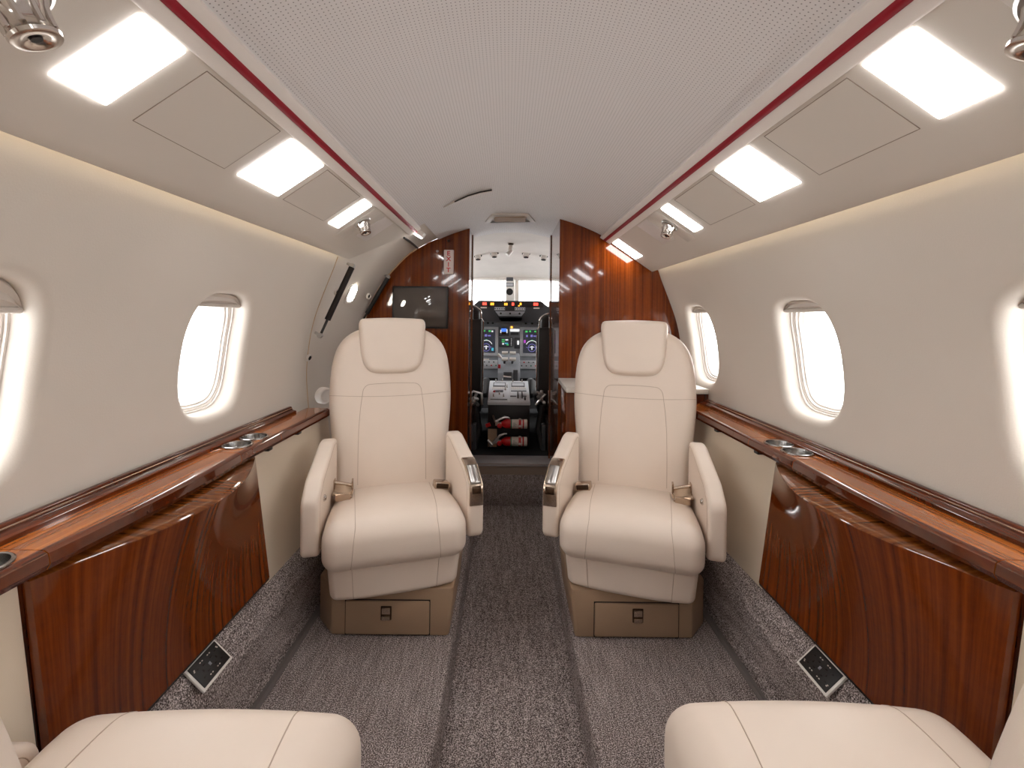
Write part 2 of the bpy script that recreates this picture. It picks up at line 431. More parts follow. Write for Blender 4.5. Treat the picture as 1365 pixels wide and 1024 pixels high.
for side in (-1, 1):
    for d0, d1, lab in LT[side]:
        o = psu_panel(side, .0936, .2145, d0, d1, .003, .006, 'ceiling_light', lampm)
        tag(o, lab or 'lit ceiling panel behind the nearest seats, %s' % ('entry door side' if side < 0 else 'counter side'), 'light', 'lit panels along the valances')
    for d0, d1, lab in ((.735, .972, 'large flush access cover between two lit ceiling panels'), (1.225, 1.495, 'flush access cover beside the slim lit ceiling panel')):
        o = psu_panel(side, .092, .212, d0, d1, .0006, .003, 'access_cover', psum, 0)
        tag(o, lab + (', entry door side' if side < 0 else ', counter side'), 'panel', 'access covers in the valances')
        # narrow finger slot along the inner edge
        mb = MB(); e = .0005
        for ta, tb, da, db in ((.092-e,.092+e,d0,d1),(.212-e,.212+e*1.6,d0,d1),(.092,.212,d0-e,d0+e),(.092,.212,d1-e,d1+e)):
            P = [psu(side, t, d, l) for l in (0, .0009) for t, d in ((ta, da), (tb, da), (tb, db), (ta, db))]
            mb.add(P, [(0,1,2,3),(4,5,6,7),(0,1,5,4),(1,2,6,5),(2,3,7,6),(3,0,4,7)])
        finish('edge_gap', mb, gapm, o, weld=False)
    o = psu_panel(side, .10, .2145, 1.79, 1.92, .0015, .004, 'sign_panel', signm, .001)
    tag(o, 'blank pale grey sign plate next to the forward air nozzle, %s' % ('entry door side' if side < 0 else 'counter side'), 'sign')
    # air nozzles
    for dd, lab in ((1.70, 'forward chrome air nozzle beside the blank grey sign plate'), (.49, 'chrome air nozzle in the top corner of the picture')):
        K = 1.0 if dd > 1 else 1.25
        b = psu(side, .153, dd); n = (psu(side, .153, dd, 1) - b).normalized()
        aim = (n + Vector((0, -.35, -.55)) if dd > 1 else n + Vector((0, .30, -.35))).normalized()
        root = empty('air_nozzle', b)
        tag(root, lab + (', entry door side' if side < 0 else ', counter side'), 'air vent', 'air nozzles in the valances')
        pl = psu_panel(side, .07, .225, dd-.04, dd+.04, .001, .004, 'mount_plate', psum, .0008); put(pl, root)
        M = Matrix.Translation(b) @ n.to_track_quat('Z', 'Y').to_matrix().to_4x4() @ Matrix.Diagonal((K,K,K,1))
        mb = MB(); mb.lathe([(.034,.000),(.034,.006),(.030,.009),(.025,.006),(.022,.002)], M, 40); put(finish('ring', mb, steel, origin=tuple(b)), root)
        M = Matrix.Translation(b + n*.004) @ aim.to_track_quat('Z', 'Y').to_matrix().to_4x4() @ Matrix.Diagonal((K,K,K,1))
        mb = MB(); mb.lathe([(.0,.0),(.024,.0),(.024,.012),(.019,.022),(.0165,.032),(.018,.04),(.020,.043),(.019,.046),(.012,.047),(.005,.044),(.004,.036)], M, 40, False, True)
        for k in range(8):
            a = 2*PI*k/8; p = [M @ Vector((r*math.cos(a), r*math.sin(a), z)) for r, z in ((.0235,.012),(.0195,.021),(.018,.03),(.0175,.038))]
            mb.tube(p, .0035, 6)
        put(finish('nozzle', mb, chrome, origin=tuple(b), weld=False), root)
        mb = MB(); mb.lathe([(.0045,.0455),(.0045,.042)], M, 16); put(finish('outlet_hole', mb, black, origin=tuple(b)), root)

# ------------------------------------------------------------------ floor
mb = MB()
for s in (-1, 1):
    prof = [(.19,-.09),(.197,-.02),(.2,-.006),(.207,0),(.45,0),(.70,0)]
    mb.grid([[Vector((s*x, y, z)) for x, z in prof] for y in (Y0, 0, 1, 2, 2.80)])
mb.grid([[Vector((x, y, -.09)) for x in (-.19, 0, .19)] for y in (Y0, 0, 1, 2, 2.80)])
struct(finish('floor', mb, carpetm, smooth=50), 'grey speckled carpet with a sunken aisle')
for s, nm in ((-1, 'baseboard_left'), (1, 'baseboard_right')):
    mb = MB(); prof = [(.80,.285),(.768,.272),(.746,.250),(.730,.230),(.718,.205),(.7135,.18),(.7125,.15),(.7125,.06),(.711,.045),(.7075,.035),(.7075,0)]
    ye = 2.64 if s < 0 else 2.39
    mb.grid([[Vector((s*x, y, z)) for x, z in prof] for y in (Y0, 0, 1, 1.9, ye)])
    struct(finish(nm, mb, carpetm, smooth=60), 'carpeted kick slope below the %s wood panel' % ('entry side' if s < 0 else 'counter side'))
for s in (-1, 1):
    mb = MB(); mb.box(s*.708, s*.684, Y0, 1.93, -.002, .004); mb.box(s*.698, s*.694, Y0, 1.93, .004, .006)
    o = finish('seat_track_cover', mb, trackm, origin=(s*.696, .9, .002), bevel=.0015)
    tag(o, 'dark grey strip along the carpet edge on the %s' % ('entry door side' if s < 0 else 'counter side'), 'floor strip')
# riser and sill of the cockpit
mb = MB(); mb.box(-.32, .30, 2.752, 2.764, -.09, .10); struct(finish('floor_riser', mb, carpetm, bevel=.006))
mb = MB(); mb.box(-.264, .255, 2.765, 2.93, -.09, .148); mb.cur = 1; mb.box(-.264, .255, 2.758, 2.93, .148, .166)
struct(finish('door_sill', mb, [silldark, sillm], bevel=.003), 'metal edged sill of the cockpit opening')

# ------------------------------------------------------------------ lower side walls, wood panels, ledges
def lower_x(z):   # inner face of the lower wall, world x outward
    return .745 + (z-.27)/.40*.052
for s, nm in ((-1, 'wall_lower_left'), (1, 'wall_lower_right')):
    mb = MB(); ye = 1.93 if s < 0 else 1.97
    for a, b in ((Y0, .02), (.02, .709), (1.354, ye)):
        mb.grid([[Vector((s*(lower_x(z)+.004), y, z)) for z in (.20, .27, .45, .60, .650)] for y in (a, a+.0015, b-.0015, b)])
    struct(finish(nm, mb, leather_wall), 'cream leather lower side wall on the %s' % ('entry door side' if s < 0 else 'counter side'))

def cabinet(s, label):
    d0, d1 = .714, 1.35; NU, NV = 40, 16
    root = empty('side_cabinet', (s*.76, (d0+d1)/2, .27)); tag(root, label, 'cabinet', 'wood cabinet fronts below the side ledges')
    def P(u, v, off):
        z = .275 + (.634-.275)*v
        bow = .098*math.sin(PI*u)*max(0, v)**1.8
        return Vector((s*(lower_x(z) - .012 - bow + off), d0+(d1-d0)*u, z))
    mb = MB()
    us = [i/NU for i in range(NU+1)]; vs = [j/NV for j in range(NV+1)]
    mb.grid([[P(u, v, 0) for v in vs] for u in us])
    # edges returning to the wall
    mb.grid([[P(0, v, 0) for v in vs], [P(0, v, .014) for v in vs]]); mb.grid([[P(1, v, 0) for v in vs], [P(1, v, .014) for v in vs]])
    finish('door', mb, wood_panel, root, origin=(s*.76, (d0+d1)/2, .45), smooth=45)
    # lid lip: the wooden top surface running back from the bowed edge
    mb = MB(); rows = []
    for u in us:
        p = P(u, 1, 0); rows.append([p + Vector((0,0,-.001)), p + Vector((s*.002, 0, .002)), Vector((s*.795, p.y, .642))])
    mb.grid(rows); finish('top_lip', mb, wood_dark2, root, origin=(s*.76, (d0+d1)/2, .67), smooth=60)
    mb = MB(); mb.box(s*.735, s*.752, d0, d1, .268, .274); finish('bottom_edge', mb, darkgap, root)
    mb = MB(); mb.prism([(.757,.275),(.80,.275),(.81,.64),(.798,.64)], lambda a, b: Vector((s*a, d0+.002, b)), lambda a, b: Vector((s*a, d1-.002, b))); finish('body', mb, wood_dark, root)
    return root
wood_dark2 = wood('sapele_lip', 1, 0, rgb(64, 28, 7), rgb(102, 52, 16), rgb(142, 82, 30))
cabinet(-1, 'glossy striped wood cabinet front bowed under the ledge, entry door side')
cabinet(1, 'glossy striped wood cabinet front bowed under the ledge, counter side')


# ledge segments: the cup-holder segments get real holes, so their top is built around the bores
def ledge2(s, label, segs, cups, near_cups):
    root = empty('side_ledge', (s*.83, .9, .655)); tag(root, label, 'ledge', 'wood side ledges')
    y0, y1 = segs[0][0], segs[-1][1]
    for a, b, kind in segs:
        mb = MB(); n = 24 if kind == 'lid' else 3; rows = []
        def prof(bow):
            xf = .757 - bow
            return [(xf+.016,.645),(xf+.005,.648),(xf,.658),(xf+.003,.6745),(xf+.010,.6790),(xf+.0145,.6799),(xf+.016,.680)]
        for i in range(n+1):
            u = i/n; y = a+.001 + (b-a-.002)*u
            bow = .012*math.sin(PI*u) if kind == 'lid' else 0
            rows.append([Vector((s*x, y, z)) for x, z in prof(bow)])
        mb.cur = 1; mb.grid(rows); mb.cur = 0
        xb = .853
        holes = [c for c in (cups if kind == 'cups' else near_cups if kind == 'near' else [])]
        if not holes:
            mb.grid([[r[-1], Vector((s*xb, r[-1].y, .680))] for r in rows])
        else:
            ya, yb = a+.001, b-.001; mids = sorted(holes)
            cuts = [ya] + [(mids[i]+mids[i+1])/2 for i in range(len(mids)-1)] + [yb]
            xc = .8135; R = .0385; NN = 64
            for k, d in enumerate(mids):
                u0, u1 = cuts[k], cuts[k+1]; outer = []; inner = []
                for j in range(NN):
                    th = 2*PI*j/NN; c_, s_ = math.cos(th), math.sin(th)
                    tx = ((xb-xc) if c_ > 0 else (xc-.773))/max(abs(c_), 1e-6); ty = ((u1-d) if s_ > 0 else (d-u0))/max(abs(s_), 1e-6)
                    t = min(tx, ty); outer.append(Vector((s*(xc+t*c_), d+t*s_, .680))); inner.append(Vector((s*(xc+R*c_), d+R*s_, .680)))
                # exact corners
                for cx in (.773, xb):
                    for cy in (u0, u1):
                        q = Vector((s*cx, cy, .68)); j = min(range(NN), key=lambda q_: (outer[q_]-q).length); outer[j] = q
                mb.grid([outer, inner], True)
        for r in (rows[0], rows[-1]):
            mb.add(list(r) + [Vector((s*xb, r[0].y, .680)), Vector((s*xb, r[0].y, .645))], [tuple(range(len(r)+2))])
        part = finish('table_lid' if kind == 'lid' else 'ledge_top', mb, [wood_ledge, wood_dark], root, origin=(s*.80, (a+b)/2, .67), smooth=32)
        for d in holes:
            c = Vector((s*.8135, d, .680)); M = Matrix.Translation(c); R = .0385
            m2 = MB(); m2.lathe([(R,-.004),(R+.0032,.0008),(R+.0028,.003),(R+.0005,.0045),(R-.0025,.0038),(R-.0035,0),(R-.0045,-.027),(R-.008,-.031),(.002,-.031)], M, 56, False, True)
            finish('cup_holder', m2, cupm, root, origin=tuple(c), smooth=40)
    mb = MB(); ye = y1 - (.10 if s < 0 else 0)
    prof = [(.850,.670),(.850,.687),(.853,.690),(.862,.692),(.866,.695),(.868,.703),(.872,.706),(.878,.706),(.893,.700)]
    mb.grid([[Vector((s*x, y, z)) for x, z in prof] for y in (y0, .5, 1.2, ye)])
    mb.add([Vector((s*x, ye, z)) for x, z in prof] + [Vector((s*.893, ye, .67))], [tuple(range(len(prof)+1))])
    rail_o = finish('back_rail', mb, wood_dark, root, origin=(s*.87, .9, .69), smooth=40)
    mb = MB(); mb.tube([Vector((s*.8665, y, .6985)) for y in (y0, .5, 1.2, ye-.002)], .0017, 6); finish('inlay', mb, nickel, rail_o)
    mb = MB(); mb.box(s*.795, s*.885, y0, y1, .6435, .648); finish('support', mb, darkgap, root)
    for d in ((1.42, 1.62) if s < 0 else (1.44, 1.72)):
        mb = MB(); mb.box(s*.770, s*.788, d-.012, d+.012, .634, .646); finish('latch', mb, black, root, bevel=.002)
    return root
ledge2(-1, 'long glossy wood ledge with steel cup holders, entry door side', [(Y0,-.1,''),(-.1,.56,'lid'),(.56,.722,'near'),(.722,1.242,'lid'),(1.242,1.462,'cups'),(1.462,1.86,'')], [1.315, 1.402], [.668])
ledge2(1, 'long glossy wood ledge with steel cup holders, counter side', [(Y0,-.1,''),(-.1,.56,'lid'),(.56,.722,'near'),(.722,1.235,'lid'),(1.235,1.462,'cups'),(1.462,2.045,'')], [1.302, 1.388], [.66])

# power outlets in the kick slope
for s, dd in ((-1, 1.06), (1, 1.065)):
    c = Vector((s*.7255, dd, .2335)); n = Vector((-s*.70, 0, .714)); t = Vector((0, 1, 0)); w = n.cross(t)
    def F(a, b, l): return c + t*a + w*b + n*l
    root = empty('power_outlet', c); tag(root, 'black power outlet in a white frame below the wood cabinet, %s' % ('entry door side' if s < 0 else 'counter side'), 'outlet', 'power outlets in the kick slopes')
    def slab(a0, a1, b0, b1, l0, l1, nm, m, bev=0, par=root):
        mb = MB(); P = [F(a, b, l) for l in (l0, l1) for a, b in ((a0, b0), (a1, b0), (a1, b1), (a0, b1))]
        mb.add(P, [(0,1,2,3),(4,5,6,7),(0,1,5,4),(1,2,6,5),(2,3,7,6),(3,0,4,7)]); return finish(nm, mb, m, par, bevel=bev)
    slab(-.052, .052, -.034, .034, 0, .006, 'frame', white, .0015)
    ins = slab(-.046, .046, -.028, .028, .004, .008, 'insert', black, .001)
    for q in (-1, 1):
        mbh = MB(); mbl = MB()
        for a, b, wa, wb in ((.012,-.009,.004,.0012),(.012,.009,.004,.0012),(.022,0,.0018,.003),(.03,-.012,.003,.0012),(.03,.012,.003,.0012)):
            P = [F(q*a+da*wa, b+db*wb, .0083) for da, db in ((-1,-1),(1,-1),(1,1),(-1,1))]; mbh.add(P, [(0,1,2,3)])
        for a, b in ((.009,-.018),(.016,-.018),(.009,.018),(.016,.018),(.038,.016),(.0395,.013)):
            P = [F(q*a+da*.0018, b+db*.0012, .0084) for da, db in ((-1,-1),(1,-1),(1,1),(-1,1))]; mbl.add(P, [(0,1,2,3)])
        finish('socket_slots', mbh, darkgap, ins, solid=.0004); finish('lettering', mbl, labelw, ins, solid=.0003)
    mb = MB(); mb.add([F(a, b, .0084) for a, b in ((-.003,-.004),(.003,-.004),(.003,.004),(-.003,.004))], [(0,1,2,3)]); finish('reset_button', mb, pgrey, ins, solid=.001)

# ------------------------------------------------------------------ forward bulkheads
def top_right(x):
    if x < .454: return ceil_h(x) + .012
    if x < .505: return .45
    if x <= .7351: return .257 + .68*(.735-x) + .012
    return None
poly = [(.244, -1.15)]
xs = [.244, .30, .36, .42, .454, .505, .56, .62, .68, .735]
poly += [(x, top_right(x)) for x in xs] + [(wall_x(h)+.008, h) for h in (.26,.2,.13,.06,0,-.1,-.2,-.3,-.42,-.6,-.8,-1.0)] + [(.70, -1.15)]
mb = MB(); mb.prism(poly, lambda a, b: Vector((a, 2.39, EYE+b)), lambda a, b: Vector((a, 2.93, EYE+b)))
for k, f in enumerate(mb.f):
    x = [mb.v[i][0] for i in f]
    if max(x) < .25: mb.m[k] = 1
struct(finish('wall_front_right', mb, [wood_bulk, wood_side], smooth=20), 'glossy striped wood bulkhead behind the white counter')
LARCH = [(-.257,.545),(-.367,.499),(-.50,.437),(-.601,.38),(-.70,.283),(-.76,.21),(-.82,.11),(-.858,.02),(-.885,-.1),(-.895,-.25),(-.885,-.4),(-.86,-.6),(-.80,-.8),(-.70,-1.0),(-.62,-1.15)]
mb = MB(); pl = LARCH + [(-.257,-1.15)]
mb.prism([(a*1.004 if i else a, b) for i, (a, b) in enumerate(pl)], lambda a, b: Vector((a, 2.65, EYE+b)), lambda a, b: Vector((a, 2.93, EYE+b)))
for k, f in enumerate(mb.f):
    x = [mb.v[i][0] for i in f]
    if min(x) > -.262: mb.m[k] = 1
struct(finish('wall_front_left', mb, [wood_bulk, wood_side], smooth=20), 'glossy striped wood bulkhead carrying the monitor and exit sign')
# pale edge strips seen at the passage corners
mb = MB(); mb.box(-.258, -.252, 2.86, 2.932, .17, 1.6); mb.box(.239, .245, 2.86, 2.932, .17, 1.6); struct(finish('trim_3', mb, wood_side))

# entry-door surround (left, between wall end and bulkhead)
mb = MB(); N = 40; tab = [(-h, -x) for x, h in LARCH]
tabx = sorted([(h, -x) for x, h in LARCH])
hs = [-1.06 + (1.06+.50)*i/60 for i in range(61)]
rows = []
for y in (1.952, 1.99, 2.05, 2.12, 2.2, 2.3, 2.5, 2.655):
    k = max(0, 1-(y-1.952)/.25); k = k*k*(3-2*k)
    def lx(h):
        a = smooth_tab(tabx, h)+.004
        return a*(1-k) + k*max(a, wall_x(h)+.003) if h < .30 else a + k*.03*max(0, 1-(h-.30)/.06)
    rows.append([Vector((-lx(h), y, EYE+h)) for h in hs])
mb.grid(rows)
struct(finish('door_1', mb, wallm, smooth=60), 'curved beige liner of the entry door opening')
# wall end edge bead, and header over the liner
mb = MB(); mb.tube([Vector((-(wall_x(h)+.002), 1.957, EYE+h)) for h in [-.40 + .66*i/30 for i in range(31)]], .004, 8)
mb.tube([Vector((-(smooth_tab(tabx, h)-.002), 2.648, EYE+h)) for h in [-.5 + .9*i/40 for i in range(41)]], .004, 8)
struct(finish('trim_4', mb, tan_edge))
# dark curtain slot beside the entry
mb = MB(); mb.tube([Vector((-.545, 2.23, EYE+.392)), Vector((-.548, 2.35, EYE+.397)), Vector((-.55, 2.5, EYE+.398)), Vector((-.553, 2.6, EYE+.398))], .006, 8)
o = finish('curtain_track', mb, black, origin=(-.55, 2.42, EYE+.395)); tag(o, 'short dark track above the entry door light', 'track')

def strut(p0, p1, label, m, mid):
    p0, p1 = Vector(p0), Vector(p1); root = empty('gas_strut', p1); tag(root, label, 'gas strut', 'entry door gas struts')
    L = (p1-p0)
    mb = MB(); mb.tube([p0+L*.02, p0+L*mid], .0125, 16); finish('cylinder', mb, m, root, origin=tuple(p0))
    mb = MB(); mb.tube([p0+L*mid, p0+L*.97], .0055, 12); finish('rod', mb, black, root, origin=tuple(p0+L*.7))
    for p in (p0, p1):
        mb = MB(); mb.lathe([(.010,-.010),(.012,0),(.010,.010)], Matrix.Translation(p) @ Matrix.Rotation(PI/2, 4, 'X'), 16)
        mb.tube([p, p + Vector((-.025, .012, .012))], .006, 8); finish('end_fitting', mb, steel, root, origin=tuple(p))
def at(px, py, d): return Vector((CAMX + (px-677)*d/600, d, EYE - (py-424)*d/600))
strut(at(469, 357, 1.965), at(427, 450, 1.905), 'long dark gas strut along the wall edge by the entry light', strutm, .78)
strut(at(517, 371, 2.60), at(482, 432, 2.60), 'dark gas strut against the wood bulkhead beside the monitor', black, .8)
for p, lab in ((at(413, 480, 1.93), 'small round grommet low on the wall end by the nearest seat back'), (at(449, 392, 1.97), 'small round grommet on the wall edge behind the long gas strut'), (at(491, 397, 2.45), 'small round grommet on the entry liner beside the entry light')):
    mb = MB(); nrm = Vector((.9, -.35, -.2)).normalized(); M = Matrix.Translation(p + nrm*.004) @ nrm.to_track_quat('Z', 'Y').to_matrix().to_4x4()
    mb.lathe([(.017,-.006),(.017,.001),(.013,.003),(.010,.001),(.010,-.004)], M, 24); mb.cur = 1; mb.lathe([(.010,-.003),(.001,-.003)], M, 24)
    tag(finish('grommet', mb, [winfr2, black], origin=tuple(p)), lab, 'fitting', 'grommets around the entry')
p = at(434, 530, 1.98); mb = MB(); M = Matrix.Translation(p) @ Vector((.85, -.5, 0)).normalized().to_track_quat('Z', 'Y').to_matrix().to_4x4()
mb.lathe([(.036,-.02),(.036,.003),(.032,.008),(.025,.009),(.020,.004),(.0,.004)], M, 40, True, False)
tag(finish('door_knob', mb, winfr, origin=tuple(p), smooth=50), 'pale round door knob peeking from behind the seat back', 'knob')
# entry light on the liner
p = at(472, 393, 2.27); hh = p.z-EYE; xx = -(smooth_tab(tabx, hh)+.004); p = Vector((xx, 2.27, p.z))
nrm = Vector((wall_n(hh)[0]*1, 0, wall_n(hh)[1])).normalized(); nrm = Vector((nrm.x, 0, -nrm.z)); tng = Vector((nrm.z, 0, -nrm.x))
root = empty('entry_light', p); tag(root, 'lit octagonal courtesy lamp on the curved entry liner', 'light')
tng = Vector((-nrm.z, 0, nrm.x)); yv = Vector((0, 1, 0))
oct_ = [(-.03,-.05),(.03,-.05),(.045,-.03),(.045,.03),(.03,.05),(-.03,.05),(-.045,.03),(-.045,-.03)]
mb = MB(); mb.prism(oct_, lambda a, b: p + yv*a*1.1 + tng*b*1.1 - nrm*.004, lambda a, b: p + yv*a*1.1 + tng*b*1.1 + nrm*.006); finish('housing', mb, winfr, root, bevel=.002)
mb = MB(); mb.prism(oct_, lambda a, b: p + yv*a*.85 + tng*b*.85 + nrm*.004, lambda a, b: p + yv*a*.75 + tng*b*.75 + nrm*.012); finish('lens', mb, entrym, root)
mb = MB(); mb.prism([(-.006,-.004),(.006,-.004),(.006,.03),(-.006,.03)], lambda a, b: p + yv*a + tng*b + nrm*.011, lambda a, b: p + yv*a + tng*b + nrm*.016); finish('switch', mb, taupe, root, bevel=.001)
# spot lamp on the forward end of the left rail
p = rail(-1, .02, 2.235, .004); mb = MB(); M = Matrix.Translation(p) @ Matrix.Rotation(.55, 4, 'Y')
root = empty('rail_lamp', p); tag(root, 'small bright lamp at the forward end of the red-striped rail', 'light')
mb = MB(); mb.box(-.03, .03, -.022, .03, -.006, .02, M); finish('housing', mb, white, root, bevel=.004)
mb = MB(); mb.box(-.024, .024, -.018, .024, -.012, -.005, M); finish('lens', mb, spotm, root, bevel=.003)

# ceiling scroll trim and air grille
pts = [(590,276),(605,268),(622,260),(638,255),(654,252)]
P = []
for i, (px, py) in enumerate(pts):
    d = 2.0
    for _ in range(30):
        x = CAMX + (px-677)*d/600; d = ceil_h(x)*600/(424-py)
    P.append(Vector((CAMX+(px-677)*d/600, d, EYE+ceil_h(CAMX+(px-677)*d/600)-.004)))
mb = MB(); mb.tube(P, [.002,.005,.007,.008,.008], 8); mb.cur = 1; mb.tube([q+Vector((0,-.008,-.0035)) for q in P[1:]], .0035, 6)
tag(finish('ceiling_bead', mb, [winfr2, darkgap], origin=tuple(P[2])), 'short curved trim bead on the ceiling above the passage', 'trim')
gx0, gx1 = CAMX-.135, CAMX+.15
root = empty('air_grille', (0, 2.48, EYE+.55)); tag(root, 'trapezoid grey air grille in the ceiling over the passage', 'air vent')
def zc(x): return EYE + ceil_h(x)
mb = MB(); c0 = [(-.135+CAMX, 2.56), (.150+CAMX, 2.56), (.105+CAMX, 2.395), (-.092+CAMX, 2.395)]
mb.add([Vector((x, y, zc(x)-.004)) for x, y in c0] + [Vector((x*.8+CAMX*.2+.002, y*.75+2.48*.25, zc(x)-.010)) for x, y in c0], [(0,1,5,4),(1,2,6,5),(2,3,7,6),(3,0,4,7)])
mb.add([Vector((x, y, zc(x)+.01)) for x, y in c0] + [Vector((x, y, zc(x)-.004)) for x, y in c0], [(0,1,5,4),(1,2,6,5),(2,3,7,6),(3,0,4,7)])
finish('frame', mb, winfr2, root)
mb = MB()
for k in range(7):
    y = 2.43 + .10*k/6; mb.box(CAMX-.078, CAMX+.09, y-.003, y+.005, EYE+.541, EYE+.545)
mb.box(CAMX-.082, CAMX+.095, 2.425, 2.538, EYE+.5455, EYE+.5485)
finish('louvre', mb, taupe, root)

# monitor
Mw = lambda px, py: at(px, py, 2.628)
c0, c1 = Mw(523, 439), Mw(597, 383)
root = empty('monitor', (c0.x/2+c1.x/2, 2.64, c0.z)); tag(root, 'dark glossy flat monitor on the wood bulkhead behind the seat', 'monitor')
mb = MB(); mb.box(c0.x, c1.x, 2.622, 2.65, c0.z, c1.z); finish('bezel', mb, black, root, bevel=.004)
mb = MB(); mb.box(c0.x+.011, c1.x-.011, 2.6195, 2.624, c0.z+.011, c1.z-.011); finish('screen', mb, screenm, root, bevel=.001)

# exit sign
a, b = at(591, 366.5, 2.64), at(604, 334, 2.64)
root = empty('exit_sign', ((a.x+b.x)/2, 2.645, a.z)); tag(root, 'small upright white sign with stacked red letters on the wood bulkhead', 'sign')
mb = MB(); mb.box(a.x, b.x, 2.634, 2.652, a.z, b.z); finish('plate', mb, exitp, root, bevel=.004)
def text(body, size, loc, m, parent, rx=PI/2, rz=0, sx=1, name='lettering'):
    cu = bpy.data.curves.new(name, 'FONT'); cu.body = body; cu.size = size; cu.align_x = 'CENTER'; cu.align_y = 'CENTER'; cu.extrude = .0006; cu.offset = .0008
    to = bpy.data.objects.new(name, cu); COL.objects.link(to); bpy.context.view_layer.update()
    me = bpy.data.meshes.new_from_object(to.evaluated_get(bpy.context.evaluated_depsgraph_get())); COL.objects.unlink(to); bpy.data.objects.remove(to)
    me.transform(Matrix.Diagonal((sx, 1, 1, 1))); me.transform(Matrix.Rotation(rz, 4, 'Z') @ Matrix.Rotation(rx, 4, 'X')); me.materials.clear(); me.materials.append(m)
    o = bpy.data.objects.new(name, me); COL.objects.link(o); o.location = loc; put(o, parent); return o
xm = (a.x+b.x)/2 - .001; zt = b.z
for k, ch in enumerate('EXIT'):
    text(ch, .0365, (xm, 2.6330, zt - .0225 - k*.0325), exitr, root, sx=1.08)
# small fasteners and reflections-bearing studs
for px, py, lab in ((582, 336, 'small silver stud left of the exit sign'), (597, 322, 'tiny dark stud above the exit sign')):
    p = at(px, py, 2.648); mb = MB(); mb.lathe([(.008,0),(.0075,.004),(.005,.007),(.001,.008)], Matrix.Translation(p) @ Matrix.Rotation(PI/2, 4, 'X'), 16)
    tag(finish('wall_stud', mb, steel if px < 590 else bronze, origin=tuple(p)), lab, 'stud')

# counter cabinet with white top in front of the right bulkhead
root = empty('counter_cabinet', (.55, 2.17, 0)); tag(root, 'low wood cabinet with a white top behind the seat, under the forward window', 'cabinet')
mb = MB(); mb.prism([(.247,.001),(.58,.001),(.70,.15),(.78,.35),(.83,.55),(.845,.715),(.247,.715)], lambda a, b: Vector((a, 2.085, b)), lambda a, b: Vector((a, 2.388, b))); finish('body', mb, wood_bulk, root, bevel=.003)
mb = MB(); mb.prism([(.243,2.05),(.893,2.05),(.893,2.389),(.243,2.389)], lambda a, b: Vector((a, b, .722)), lambda a, b: Vector((a, b, .745))); finish('white_top', mb, counterw, root, bevel=.003)
mb = MB(); mb.box(.83, .892, 2.055, 2.388, .60, .721); finish('end_panel', mb, wood_dark, root)
mb = MB(); mb.box(.40, .42, 2.075, 2.087, .40, .46); finish('handle', mb, chrome, root, bevel=.003)

# ------------------------------------------------------------------ cabin seats
def axis_pts(s, r, k=5, n=8):
    a = [-s + r*(1-math.cos(PI/2*i/k)) if False else -s + r*i/k for i in range(k)]
    b = [-s+r + (2*s-2*r)*i/n for i in range(n+1)]
    return a + b + [-q for q in a[::-1]]
def round_pt(p, S, r):
    q = Vector(p); inner = Vector([max(-S[i]+r, min(S[i]-r, q[i])) for i in range(3)]); d = q-inner
    if d.length < 1e-9: return q
    # cube-sphere: spread evenly
    m = max(abs(d.x), abs(d.y), abs(d.z)); 
    dd = Vector([math.tan(PI/4*max(-1, min(1, c/r))) if abs(c) < r*.9999 else math.copysign(1, c) for c in d])
    return inner + dd.normalized()*r
def softbox(mb, S, r, deform, n=10):
    ax = [axis_pts(S[i], r, 5, n) for i in range(3)]
    for i in range(3):
        j, k = (i+1) % 3, (i+2) % 3
        for sg in (-1, 1):
            rows = []
            for a in ax[j]:
                row = []
                for b in ax[k]:
                    p = [0, 0, 0]; p[i] = sg*S[i]; p[j] = a; p[k] = b
                    row.append(deform(round_pt(p, S, r)))
                rows.append(row)
            mb.grid(rows)
def seamline(pts_cube, S, r, deform, push=.0):
    return [deform(round_pt(p, S, r)) for p in pts_cube]

def rpoly(pts, r, n=5):
    """round the corners of a 2d polygon; pts may carry own radius as third value"""
    out = []; N = len(pts)
    for i in range(N):
        p = Vector(pts[i][:2]); a = Vector(pts[i-1][:2]); b = Vector(pts[(i+1) % N][:2]); rr = pts[i][2] if len(pts[i]) > 2 else r
        u = (a-p).normalized(); v = (b-p).normalized(); ang = u.angle(v); 
        if rr <= 0 or ang > 3.1: out.append(tuple(p)); continue
        t = min(rr/math.tan(ang/2), (a-p).length*.49, (b-p).length*.49); rr = t*math.tan(ang/2)
        c = p + (u+v).normalized()*(rr/math.sin(ang/2)); s = p+u*t-c; e = p+v*t-c; al = s.angle(e); sg = 1 if s.x*e.y-s.y*e.x > 0 else -1
        for k in range(n+1):
            th = sg*al*k/n; out.append((c.x + s.x*math.cos(th)-s.y*math.sin(th), c.y + s.x*math.sin(th)+s.y*math.cos(th)))
    return out
